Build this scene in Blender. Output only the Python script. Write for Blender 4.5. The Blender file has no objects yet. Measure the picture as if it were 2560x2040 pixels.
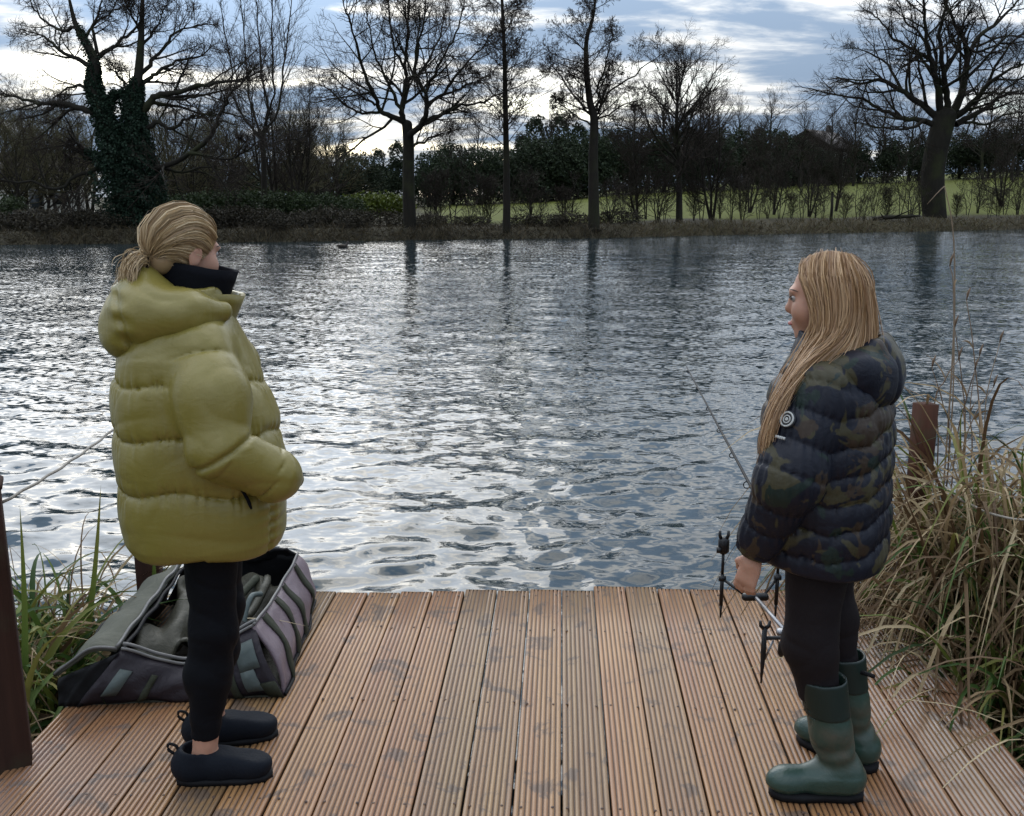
import bpy, math, random
import numpy as np
from mathutils import Vector, Matrix

rng = np.random.default_rng(11)
random.seed(11)
scene = bpy.context.scene
COL = scene.collection
R = math.radians

# ------------------------------------------------------------------ camera
CAM_H, PITCH, YAW, FPX = 1.72, R(12.0), R(2.73), 2560.0
cam_d = bpy.data.cameras.new('camera')
cam_d.sensor_fit = 'HORIZONTAL'; cam_d.sensor_width = 36.0
cam_d.lens = 36.0 * FPX / 2560.0
cam_d.clip_start = 0.05; cam_d.clip_end = 3000.0
cam = bpy.data.objects.new('camera', cam_d); COL.objects.link(cam)
cam.location = (0, 0, CAM_H); cam.rotation_euler = (R(90) - PITCH, 0, YAW)
scene.camera = cam

# ------------------------------------------------------------------ sky, sun, exposure
SUN_EL, SUN_AZ = R(23), R(18)          # azimuth: to the left of +Y
SUN_V = Vector((-math.sin(SUN_AZ) * math.cos(SUN_EL), math.cos(SUN_AZ) * math.cos(SUN_EL), math.sin(SUN_EL)))

def nd(nt, typ, ins=None, **props):
    n = nt.nodes.new(typ)
    for k, v in props.items():
        setattr(n, k, v)
    for k, v in (ins or {}).items():
        s = n.inputs[k]
        if isinstance(v, bpy.types.NodeSocket):
            nt.links.new(v, s)
        else:
            s.default_value = v
    return n
def mth(nt, op, a, b=0.0, c=None, clamp=False):
    d = {0: a, 1: b}
    if c is not None: d[2] = c
    return nd(nt, 'ShaderNodeMath', d, operation=op, use_clamp=clamp).outputs[0]
def vmth(nt, op, a, b=(0, 0, 0)):
    n = nd(nt, 'ShaderNodeVectorMath', {0: a, 1: b}, operation=op)
    return n.outputs['Value'] if op in ('DOT_PRODUCT', 'LENGTH') else n.outputs[0]
def ramp(nt, fac, stops, interp='LINEAR'):
    n = nd(nt, 'ShaderNodeValToRGB', {0: fac})
    cr = n.color_ramp; cr.interpolation = interp
    while len(cr.elements) < len(stops): cr.elements.new(0.5)
    for e, (p, c) in zip(cr.elements, stops):
        e.position = p
        e.color = (c, c, c, 1) if isinstance(c, (int, float)) else (*c[:3], 1)
    return n.outputs[0]
def mixc(nt, fac, a, b, blend='MIX'):
    n = nd(nt, 'ShaderNodeMix', data_type='RGBA', blend_type=blend)
    for i, v in ((0, fac), (6, a), (7, b)):
        s = n.inputs[i]
        if isinstance(v, bpy.types.NodeSocket): nt.links.new(v, s)
        else: s.default_value = v if i == 0 else ((*v[:3], 1))
    return n.outputs[2]
def noise(nt, vec, scale, detail=4, rough=0.55, dist=0.0, out=0, w=None):
    n = nd(nt, 'ShaderNodeTexNoise', {'Vector': vec, 'Scale': scale, 'Detail': detail, 'Roughness': rough, 'Distortion': dist})
    return n.outputs[out]

world = bpy.data.worlds.new('World'); scene.world = world
world.use_nodes = True
wn = world.node_tree; wn.nodes.clear()
sky = nd(wn, 'ShaderNodeTexSky', sky_type='NISHITA', sun_disc=False, sun_elevation=SUN_EL, sun_rotation=-SUN_AZ,
         air_density=1.0, dust_density=1.5, ozone_density=1.5)
D = nd(wn, 'ShaderNodeTexCoord').outputs['Generated']
sx = nd(wn, 'ShaderNodeSeparateXYZ', {0: D})
dz = mth(wn, 'MAXIMUM', sx.outputs[2], 0.0)
den = mth(wn, 'ADD', dz, 0.20)
P = nd(wn, 'ShaderNodeCombineXYZ', {0: mth(wn, 'DIVIDE', sx.outputs[0], den), 1: mth(wn, 'DIVIDE', sx.outputs[1], den), 2: 3.7}).outputs[0]
Ps = vmth(wn, 'MULTIPLY', P, (0.80, 1.55, 1.0))
n1 = noise(wn, Ps, 1.45, 9, 0.58, 0.25)
n2 = noise(wn, vmth(wn, 'ADD', Ps, (7.3, 2.1, 0)), 0.55, 3, 0.5)
cov = mth(wn, 'ADD', mth(wn, 'MULTIPLY', n1, 0.7), mth(wn, 'MULTIPLY', n2, 0.45))
cover = ramp(wn, cov, [(0.46, 0.0), (0.55, 1.0)])
thick = ramp(wn, cov, [(0.505, 0.0), (0.625, 1.0)], 'EASE')
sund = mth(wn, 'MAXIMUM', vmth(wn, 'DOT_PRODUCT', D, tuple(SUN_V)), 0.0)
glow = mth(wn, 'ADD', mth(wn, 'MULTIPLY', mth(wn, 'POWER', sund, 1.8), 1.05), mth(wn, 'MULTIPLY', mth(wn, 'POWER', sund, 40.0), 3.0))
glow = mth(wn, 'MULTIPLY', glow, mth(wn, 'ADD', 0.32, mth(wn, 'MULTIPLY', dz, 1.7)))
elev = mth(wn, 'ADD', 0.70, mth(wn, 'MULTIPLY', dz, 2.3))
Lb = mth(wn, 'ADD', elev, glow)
white = mixc(wn, mth(wn, 'POWER', sund, 4.0), (0.94, 0.97, 1.0), (1.0, 0.935, 0.80))
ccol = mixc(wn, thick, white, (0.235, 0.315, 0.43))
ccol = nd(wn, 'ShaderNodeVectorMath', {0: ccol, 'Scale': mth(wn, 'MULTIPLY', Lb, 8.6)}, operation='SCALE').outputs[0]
clear = vmth(wn, 'MULTIPLY', sky.outputs[0], (1.15, 1.35, 1.65))
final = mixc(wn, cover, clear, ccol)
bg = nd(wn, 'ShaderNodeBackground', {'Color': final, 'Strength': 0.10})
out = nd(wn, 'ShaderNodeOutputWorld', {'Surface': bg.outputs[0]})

sun_l = bpy.data.lights.new('sun', 'SUN'); sun_l.energy = 0.55; sun_l.angle = R(32); sun_l.color = (1.0, 0.95, 0.87)
sun = bpy.data.objects.new('sun', sun_l); COL.objects.link(sun)
sun.rotation_euler = (-SUN_V).to_track_quat('-Z', 'Y').to_euler(); sun.location = (-20, 30, 30)

vs = scene.view_settings
vs.view_transform = 'Standard'; vs.look = 'None'; vs.exposure = 0.28; vs.gamma = 1.0; vs.use_curve_mapping = False
scene.cycles.use_denoising = True
scene.cycles.max_bounces = 8; scene.cycles.glossy_bounces = 4; scene.cycles.diffuse_bounces = 3; scene.cycles.transparent_max_bounces = 8
scene.cycles.sample_clamp_indirect = 4.0

# ------------------------------------------------------------------ helpers
cR = np.array([math.cos(YAW), math.sin(YAW), 0.0]); cF = np.array([-math.sin(YAW), math.cos(YAW), 0.0])
def W(xc, d, z=0.0):
    """a point xc metres to the side of and d metres ahead of the camera's foot"""
    return np.array([*(xc * cR + d * cF)[:2], z])
DS = 2560.0 / 2156.0     # photo pixels per viewing pixel
def ray(px, py):
    u = (px * DS - 1280) / FPX; v = (py * DS - 1020) / FPX
    f = cF * math.cos(PITCH) + np.array([0, 0, -math.sin(PITCH)]); up = cF * math.sin(PITCH) + np.array([0, 0, math.cos(PITCH)])
    return f + u * cR - v * up
def ground(px, py, z=0.0):
    r = ray(px, py); t = (z - CAM_H) / r[2]
    return np.array([0, 0, CAM_H]) + r * t
def at_d(px, py, d):
    r = ray(px, py); t = d / (r[:2] @ cF[:2])
    return np.array([0, 0, CAM_H]) + r * t

def mk(name, V, F, mat=None, parent=None, smooth=True, attrs=None):
    """one mesh object; F is a list of index arrays (n,3) or (n,4)"""
    V = np.asarray(V, dtype=np.float32)
    if isinstance(F, np.ndarray): F = [F]
    F = [np.asarray(f, dtype=np.int32) for f in F if len(f)]
    me = bpy.data.meshes.new(name)
    me.vertices.add(len(V)); me.vertices.foreach_set('co', V.ravel())
    tot = [np.full(len(f), f.shape[1], np.int32) for f in F]
    lt = np.concatenate(tot); li = np.concatenate([f.ravel() for f in F])
    me.loops.add(len(li)); me.loops.foreach_set('vertex_index', li)
    me.polygons.add(len(lt)); ls = np.concatenate([[0], np.cumsum(lt)[:-1]]).astype(np.int32)
    me.polygons.foreach_set('loop_start', ls); me.polygons.foreach_set('loop_total', lt)
    if smooth: me.polygons.foreach_set('use_smooth', np.ones(len(lt), bool))
    me.update(calc_edges=True)
    for k, a in (attrs or {}).items():
        at = me.attributes.new(k, 'FLOAT', 'POINT'); at.data.foreach_set('value', np.asarray(a, np.float32).ravel())
    o = bpy.data.objects.new(name, me); COL.objects.link(o)
    if mat: me.materials.append(mat)
    if parent: o.parent = parent
    return o
def tag(o, label=None, cat=None, group=None, kind=None):
    for k, v in (('label', label), ('category', cat), ('group', group), ('kind', kind)):
        if v: o[k] = v
    return o
def empty(name, loc=(0, 0, 0), rz=0.0):
    o = bpy.data.objects.new(name, None); COL.objects.link(o); o.location = tuple(map(float, loc)); o.rotation_euler = (0, 0, rz)
    o.empty_display_size = 0.1
    return o
def copy_tree(o, parent=None):
    c = o.copy(); COL.objects.link(c); c.parent = parent
    for ch in o.children: copy_tree(ch, c)
    return c

class MB:
    """collects pieces into one mesh"""
    def __init__(s): s.V = []; s.F = []; s.A = []; s.n = 0
    def add(s, V, F, a=0.0):
        V = np.asarray(V, float).reshape(-1, 3)
        for f in (F if isinstance(F, list) else [F]):
            if len(f): s.F.append(np.asarray(f, int) + s.n)
        s.V.append(V); s.A.append(np.broadcast_to(a, (len(V),))); s.n += len(V); return s
    def box(s, c, size, rz=0.0, rx=0.0, a=0.0, bev=0.0):
        x, y, z = np.array(size) / 2.0
        b = min(bev, x * .9, y * .9, z * .9)
        if b <= 0:
            V = np.array([[i, j, k] for k in (-z, z) for j in (-y, y) for i in (-x, x)])
            F = np.array([[0, 2, 3, 1], [4, 5, 7, 6], [0, 1, 5, 4], [2, 6, 7, 3], [0, 4, 6, 2], [1, 3, 7, 5]])
        else:
            prof = [(-x + b, -y), (x - b, -y), (x, -y + b), (x, y - b), (x - b, y), (-x + b, y), (-x, y - b), (-x, -y + b)]
            lay = [(-z, 1), (-z + b, 0), (z - b, 0), (z, 1)]
            V = []
            for zz, ins in lay:
                k = (x - b) / x if ins else 1.0; k2 = (y - b) / y if ins else 1.0
                V += [(p * k, q * k2, zz) for p, q in prof]
            V = np.array(V); Fq = []
            for l in range(3):
                for i in range(8): Fq.append([l * 8 + i, l * 8 + (i + 1) % 8, l * 8 + 8 + (i + 1) % 8, l * 8 + 8 + i])
            cap = []
            for base, flip in ((0, True), (24, False)):
                q = [[0, 1, 2, 3], [0, 3, 4, 7], [4, 5, 6, 7]]
                for f in q: cap.append([base + i for i in (f[::-1] if flip else f)])
            F = np.array(Fq + cap)
        M = Matrix.Rotation(rz, 3, 'Z') @ Matrix.Rotation(rx, 3, 'X')
        V = V @ np.array(M).T + np.array(c)
        return s.add(V, F, a)
    def tube(s, pts, r, k=8, cap=True, a=0.0):
        V, F = tubes(np.asarray(pts, float)[None], np.broadcast_to(np.asarray(r, float), (len(pts),))[None], k)
        n = len(pts)
        Fl = [F]
        if cap:
            base = np.arange(k)
            V = np.vstack([V, pts[0], pts[-1]])
            Fl.append(np.stack([np.roll(base, -1), base, np.full(k, n * k)], 1))
            Fl.append(np.stack([base + (n - 1) * k, np.roll(base, -1) + (n - 1) * k, np.full(k, n * k + 1)], 1))
        return s.add(V, Fl, a)
    def build(s, name, mat, parent=None, smooth=True, attr=None):
        o = mk(name, np.vstack(s.V), s.F, mat, parent, smooth, {attr: np.concatenate(s.A)} if attr else None)
        if smooth == 'auto':
            o.data.set_sharp_from_angle(angle=R(40)) if hasattr(o.data, 'set_sharp_from_angle') else None
        return o

def tubes(P, Rr, k):
    """P (B,n,3) polylines, Rr (B,n) radii -> verts, quads of B open tubes with k sides"""
    B, n, _ = P.shape
    T = np.gradient(P, axis=1); T /= np.linalg.norm(T, axis=2, keepdims=True) + 1e-9
    ref = np.where(np.abs(T[:, :1, 2:3]) > 0.9, np.array([1.0, 0, 0]), np.array([0, 0, 1.0]))
    ref = np.broadcast_to(ref, T.shape)
    U = np.cross(T, ref); U /= np.linalg.norm(U, axis=2, keepdims=True) + 1e-9
    Vv = np.cross(T, U)
    ang = np.arange(k) * 2 * np.pi / k
    ring = U[:, :, None, :] * np.cos(ang)[None, None, :, None] + Vv[:, :, None, :] * np.sin(ang)[None, None, :, None]
    V = P[:, :, None, :] + ring * Rr[:, :, None, None]
    i = np.arange(B)[:, None, None] * n * k + np.arange(n - 1)[None, :, None] * k
    j = np.arange(k)[None, None, :]; j2 = (j + 1) % k
    F = np.stack([i + j, i + j2, i + k + j2, i + k + j], -1).reshape(-1, 4)
    return V.reshape(-1, 3), F
def spline(ctrl, n):
    """Catmull-Rom through ctrl (m,c) sampled at n points"""
    C = np.asarray(ctrl, float)
    if len(C) < 3:
        t = np.linspace(0, 1, n)[:, None]; return C[0] * (1 - t) + C[-1] * t
    E = np.vstack([2 * C[0] - C[1], C, 2 * C[-1] - C[-2]])
    m = len(C) - 1; t = np.linspace(0, m, n); i = np.minimum(t.astype(int), m - 1); f = (t - i)[:, None]
    p0, p1, p2, p3 = E[i], E[i + 1], E[i + 2], E[i + 3]
    return 0.5 * (2 * p1 + (p2 - p0) * f + (2 * p0 - 5 * p1 + 4 * p2 - p3) * f ** 2 + (-p0 + 3 * p1 - 3 * p2 + p3) * f ** 3)

# ------------------------------------------------------------------ materials
def mat_new(name):
    m = bpy.data.materials.new(name); m.use_nodes = True; nt = m.node_tree
    b = nt.nodes['Principled BSDF']
    return m, nt, b
def setin(nt, b, **k):
    for n, v in k.items():
        s = b.inputs[n.replace('_', ' ')]
        if isinstance(v, bpy.types.NodeSocket): nt.links.new(v, s)
        else: s.default_value = (*v, 1) if isinstance(v, tuple) and len(v) == 3 and s.type == 'RGBA' else v
def bump(nt, b, h, strength=0.3, dist=0.01):
    n = nd(nt, 'ShaderNodeBump', {'Height': h, 'Strength': strength, 'Distance': dist})
    nt.links.new(n.outputs[0], b.inputs['Normal'])
def simple(name, col, rough=0.6, var=0.25, scale=8.0, bmp=0.0, bscale=60.0, metal=0.0, spec=0.5, sheen=0.0):
    m, nt, b = mat_new(name)
    tc = nd(nt, 'ShaderNodeTexCoord').outputs['Object']
    f = noise(nt, tc, scale, 5, 0.6)
    lo = tuple(c * (1 - var) for c in col); hi = tuple(min(1, c * (1 + var)) for c in col)
    setin(nt, b, Base_Color=mixc(nt, ramp(nt, f, [(0.3, 0.0), (0.7, 1.0)]), lo, hi), Metallic=metal, Specular_IOR_Level=spec)
    setin(nt, b, Roughness=mth(nt, 'ADD', rough - 0.08, mth(nt, 'MULTIPLY', f, 0.16)))
    if sheen: setin(nt, b, Sheen_Weight=sheen)
    if bmp: bump(nt, b, noise(nt, tc, bscale, 4, 0.6), bmp, 0.01)
    return m
# ================================================================== WATER
WATER_Z = -0.50
def water_material():
    m, nt, b = mat_new('lake_water')
    geo = nd(nt, 'ShaderNodeNewGeometry')
    pos = geo.outputs['Position']
    p1 = vmth(nt, 'MULTIPLY', pos, (1.0, 1.9, 1.0))
    a = nd(nt, 'ShaderNodeTexNoise', {'Vector': p1, 'Scale': 9.0, 'Detail': 1.6, 'Roughness': 0.5, 'Distortion': 0.2}).outputs[1]
    c = nd(nt, 'ShaderNodeTexNoise', {'Vector': p1, 'Scale': 1.5, 'Detail': 2.0, 'Roughness': 0.5}).outputs[1]
    gust = ramp(nt, noise(nt, vmth(nt, 'MULTIPLY', pos, (0.06, 0.16, 1.0)), 1.0, 3), [(0.35, 0.55), (0.65, 1.1)])
    lee = ramp(nt, mth(nt, 'MULTIPLY', nd(nt, 'ShaderNodeSeparateXYZ', {0: pos}).outputs[1], 0.05), [(0.25, 0.38), (0.80, 1.0)])
    gust = mth(nt, 'MULTIPLY', gust, lee)            # calmer in the lee of the jetty
    va = vmth(nt, 'MULTIPLY', vmth(nt, 'SUBTRACT', a, (0.5, 0.5, 0.5)), (0.28, 0.85, 0.0))
    vc = vmth(nt, 'MULTIPLY', vmth(nt, 'SUBTRACT', c, (0.5, 0.5, 0.5)), (0.08, 0.26, 0.0))
    sc = nd(nt, 'ShaderNodeVectorMath', {0: vmth(nt, 'ADD', va, vc), 'Scale': gust}, operation='SCALE').outputs[0]
    nrm = vmth(nt, 'NORMALIZE', vmth(nt, 'ADD', geo.outputs['Normal'], sc))
    setin(nt, b, Base_Color=(0.018, 0.030, 0.036), Roughness=0.05, IOR=1.333, Specular_IOR_Level=0.5, Normal=nrm)
    return m
def build_water():
    r = [0.6]
    while r[-1] < 90: r.append(r[-1] * 1.0105 + 0.004)
    r = np.array(r); th = np.linspace(-R(60), R(60), 400)
    rr, tt = np.meshgrid(r, th, indexing='ij')
    X = -np.sin(tt - 0.0) * -rr; Y = np.cos(tt) * rr
    Z = np.zeros_like(X)
    g = np.random.default_rng(5)
    spacing = rr * (th[1] - th[0])
    for i in range(64):
        lam = 0.13 * (1.9 / 0.13) ** (g.random() ** 1.2)
        ang = g.normal(0, 0.75) + R(8)
        kx, ky = math.sin(ang) * 2 * math.pi / lam, math.cos(ang) * 2 * math.pi / lam
        amp = 0.032 * lam / (2 * math.pi) * (1.0 if lam < 0.45 else 0.28)
        fade = np.clip((lam / spacing - 3.0) / 3.0, 0, 1)
        ph = kx * X + ky * Y + g.random() * 6.28
        Z += amp * fade * (np.sin(ph) + 0.25 * np.cos(2 * ph))
    V = np.stack([X, Y, WATER_Z + Z], -1).reshape(-1, 3)
    n, k = rr.shape
    i = np.arange(n - 1)[:, None] * k + np.arange(k - 1)[None]
    F = np.stack([i, i + 1, i + k + 1, i + k], -1).reshape(-1, 4)[:, ::-1]
    o = mk('lake_water', V, F, water_material())
    tag(o, kind='structure')
    nz = np.zeros(3); o.data.polygons[0].normal
    if o.data.polygons[0].normal.z < 0: o.data.flip_normals()
build_water()

# ================================================================== FAR TERRAIN
SH = np.array([ground(x, y, WATER_Z) for x, y in ((-500, 520), (0, 516), (250, 513), (500, 510), (700, 508), (1000, 503.5), (1250, 502), (1500, 495), (1800, 490), (2156, 482.5), (2700, 474))])
def shore(x): return np.interp(x, SH[:, 0], SH[:, 1])
def tz(x, y):
    x = np.asarray(x, float); y = np.asarray(y, float)
    s = y - shore(x)
    z = np.where(s < 0, -0.5 + s * 0.35, -0.5 + 0.5 * np.clip(s / 1.6, 0, 1) ** 0.8)
    az = x / np.maximum(y, 1.0)
    g = np.interp(az, [-0.14, -0.02, 0.05, 0.45], [0.002, 0.008, 0.020, 0.052])
    z = z + np.clip(s - 1.6, 0, 95) * g
    z = z + 0.10 * np.sin(x * 0.7) * np.sin(y * 0.5 + 1) * np.clip(s / 4, 0, 1)
    return np.maximum(z, -1.5)
def on_far(px, s, base_py=None):
    """world point s metres behind the far shoreline in the direction of photo column px"""
    r = ray(px, 480); r = r / r[1]
    y = 45.0
    for _ in range(30): y = shore(r[0] * y) + s
    x = r[0] * y
    return np.array([x, y, float(tz(x, y))])
def terrain_material():
    m, nt, b = mat_new('meadow')
    pos = nd(nt, 'ShaderNodeNewGeometry').outputs['Position']
    big = noise(nt, pos, 0.12, 4); fine = noise(nt, pos, 2.5, 5, 0.65)
    green = mixc(nt, fine, (0.048, 0.056, 0.006), (0.102, 0.112, 0.012))
    brown = mixc(nt, fine, (0.020, 0.018, 0.010), (0.062, 0.052, 0.028))
    at = nd(nt, 'ShaderNodeAttribute', attribute_name='grass').outputs['Fac']
    f = mth(nt, 'ADD', at, mth(nt, 'MULTIPLY', mth(nt, 'SUBTRACT', big, 0.5), 0.5), clamp=True)
    setin(nt, b, Base_Color=mixc(nt, ramp(nt, f, [(0.35, 0.0), (0.6, 1.0)]), brown, green), Roughness=0.9, Specular_IOR_Level=0.2)
    bump(nt, b, fine, 0.6, 0.15)
    return m
M_meadow = terrain_material()
def build_terrain():
    xs = np.linspace(-120, 150, 181); ss = np.concatenate([np.linspace(-4, 4, 24), 4 + np.cumsum(np.linspace(0.6, 9, 40))])
    xx, s2 = np.meshgrid(xs, ss)
    yy = shore(xx) + s2; zz = tz(xx, yy)
    V = np.stack([xx, yy, zz], -1).reshape(-1, 3)
    n, k = xx.shape; i = np.arange(n - 1)[:, None] * k + np.arange(k - 1)[None]
    F = np.stack([i, i + 1, i + k + 1, i + k], -1).reshape(-1, 4)
    az = xx / yy
    grass = np.interp(s2, [3, 9], [0.0, 1.0]) * np.interp(az, [-0.30, -0.15, -0.05], [0.35, 0.3, 1.0])
    o = mk('meadow_bank', V, F, M_meadow, attrs={'grass': grass})
    tag(o, kind='structure')
    # the near bank that carries the shore end of the jetty
    xs = np.linspace(-9, 9, 73); ys = np.linspace(-4, 6, 41); xx, yy = np.meshgrid(xs, ys)
    lim = np.where(xx < 0, 2.2 + 0.25 * np.sin(xx * 2), 3.6 + 0.5 * np.sin(xx * 1.7) + np.clip((xx - 1.4) * 0.3, 0, 1.2))
    zz = np.clip((lim - yy) * 0.35, -0.5, 0.30) - 0.50 + 0.03 * np.sin(xx * 5) * np.sin(yy * 4)
    under = np.clip((np.abs(xx + 0.1) - 1.5) / 0.5, 0, 1); zz = zz - (1 - under) * 0.18
    V = np.stack([xx, yy, zz], -1).reshape(-1, 3); n, k = xx.shape
    i = np.arange(n - 1)[:, None] * k + np.arange(k - 1)[None]
    F = np.stack([i, i + 1, i + k + 1, i + k], -1).reshape(-1, 4)
    o = mk('near_bank', V, F, M_meadow, attrs={'grass': np.where(xx < -1.4, 0.55, 0.05)})
    tag(o, kind='structure')
build_terrain()

# ================================================================== JETTY
def wood_material():
    m, nt, b = mat_new('grooved_softwood')
    geo = nd(nt, 'ShaderNodeNewGeometry'); pos = geo.outputs['Position']
    rnd = nd(nt, 'ShaderNodeObjectInfo').outputs['Random']
    off = nd(nt, 'ShaderNodeCombineXYZ', {0: mth(nt, 'MULTIPLY', rnd, 37.0), 1: mth(nt, 'MULTIPLY', rnd, 91.0), 2: 0.0}).outputs[0]
    po = vmth(nt, 'ADD', pos, off)
    grain = noise(nt, vmth(nt, 'MULTIPLY', po, (55, 2.2, 30)), 1.0, 5, 0.6)
    streak = noise(nt, vmth(nt, 'MULTIPLY', po, (9, 0.8, 5)), 1.0, 4, 0.55)
    col = mixc(nt, grain, (0.120, 0.056, 0.022), (0.440, 0.262, 0.122))
    col = mixc(nt, mth(nt, 'MULTIPLY', ramp(nt, streak, [(0.42, 0.0), (0.72, 1.0)]), 0.7), col, (0.235, 0.108, 0.058))
    tint = ramp(nt, rnd, [(0.0, (0.80, 0.84, 0.80)), (0.3, (1.14, 1.05, 0.92)), (0.55, (0.96, 0.82, 0.70)), (0.8, (1.18, 1.10, 0.98)), (1.0, (0.84, 0.74, 0.68))])
    col = mixc(nt, 1.0, col, tint, 'MULTIPLY')
    # reddish, damp boards towards the side the sedge overhangs
    sx = nd(nt, 'ShaderNodeSeparateXYZ', {0: pos}).outputs
    edge = mth(nt, 'ADD', mth(nt, 'MULTIPLY', mth(nt, 'SUBTRACT', sx[0], 0.72), 1.5), mth(nt, 'MULTIPLY', mth(nt, 'SUBTRACT', noise(nt, pos, 2.3, 4), 0.5), 1.1), clamp=True)
    edgeL = mth(nt, 'ADD', mth(nt, 'MULTIPLY', mth(nt, 'SUBTRACT', -1.05, sx[0]), 1.8), mth(nt, 'MULTIPLY', mth(nt, 'SUBTRACT', noise(nt, pos, 2.7, 4), 0.5), 1.1), clamp=True)
    wet = mth(nt, 'MAXIMUM', edge, mth(nt, 'MULTIPLY', edgeL, 0.75))
    col = mixc(nt, mth(nt, 'MULTIPLY', wet, 0.72), col, mixc(nt, grain, (0.110, 0.050, 0.030), (0.30, 0.165, 0.100)))
    # algae along the outer board
    alg = mth(nt, 'MULTIPLY', ramp(nt, sx[0], [(0.0, 0.0), (1.0, 1.0)]), 0.0)
    green = mth(nt, 'MULTIPLY', mth(nt, 'MULTIPLY', mth(nt, 'SUBTRACT', sx[0], 1.08), 3.0, clamp=True), ramp(nt, noise(nt, vmth(nt, 'MULTIPLY', pos, (3, 1.1, 3)), 1.0, 4), [(0.45, 0.0), (0.7, 1.0)]))
    col = mixc(nt, mth(nt, 'MULTIPLY', green, 0.6), col, (0.135, 0.130, 0.060))
    # grey scuffs and damp blotches
    bl = noise(nt, vmth(nt, 'ADD', vmth(nt, 'MULTIPLY', pos, (6.5, 5.6, 1)), vmth(nt, 'MULTIPLY', off, (0.012, 0.012, 0))), 1.0, 9, 0.66, 0.8)
    blm = ramp(nt, bl, [(0.56, 0.0), (0.615, 1.0)])
    col = mixc(nt, mth(nt, 'MULTIPLY', blm, 0.72), col, (0.100, 0.075, 0.060))
    sp = ramp(nt, noise(nt, pos, 75.0, 2, 0.5), [(0.72, 0.0), (0.78, 1.0)])
    col = mixc(nt, mth(nt, 'MULTIPLY', sp, 0.5), col, (0.08, 0.06, 0.05))
    # grooves and board edges coloured dark brown
    gr = nd(nt, 'ShaderNodeAttribute', attribute_name='groove').outputs['Fac']
    col = mixc(nt, mth(nt, 'MULTIPLY', gr, 0.88), col, (0.045, 0.024, 0.015))
    rough = mth(nt, 'SUBTRACT', 0.45, mth(nt, 'ADD', mth(nt, 'MULTIPLY', wet, 0.30), mth(nt, 'MULTIPLY', blm, -0.10)))
    setin(nt, b, Base_Color=col, Roughness=rough, Specular_IOR_Level=0.5)
    bump(nt, b, grain, 0.35, 0.003)
    return m
M_wood = wood_material()
M_beam = simple('beam_timber', (0.075, 0.042, 0.028), 0.6, 0.35, 9, 0.4, 40)
BW, GAP = 0.1407, 0.005
XJ = [0.0155 + BW * k for k in range(-12, 11)]
def far_edge(x): return 4.245 + 0.070 * x
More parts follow.
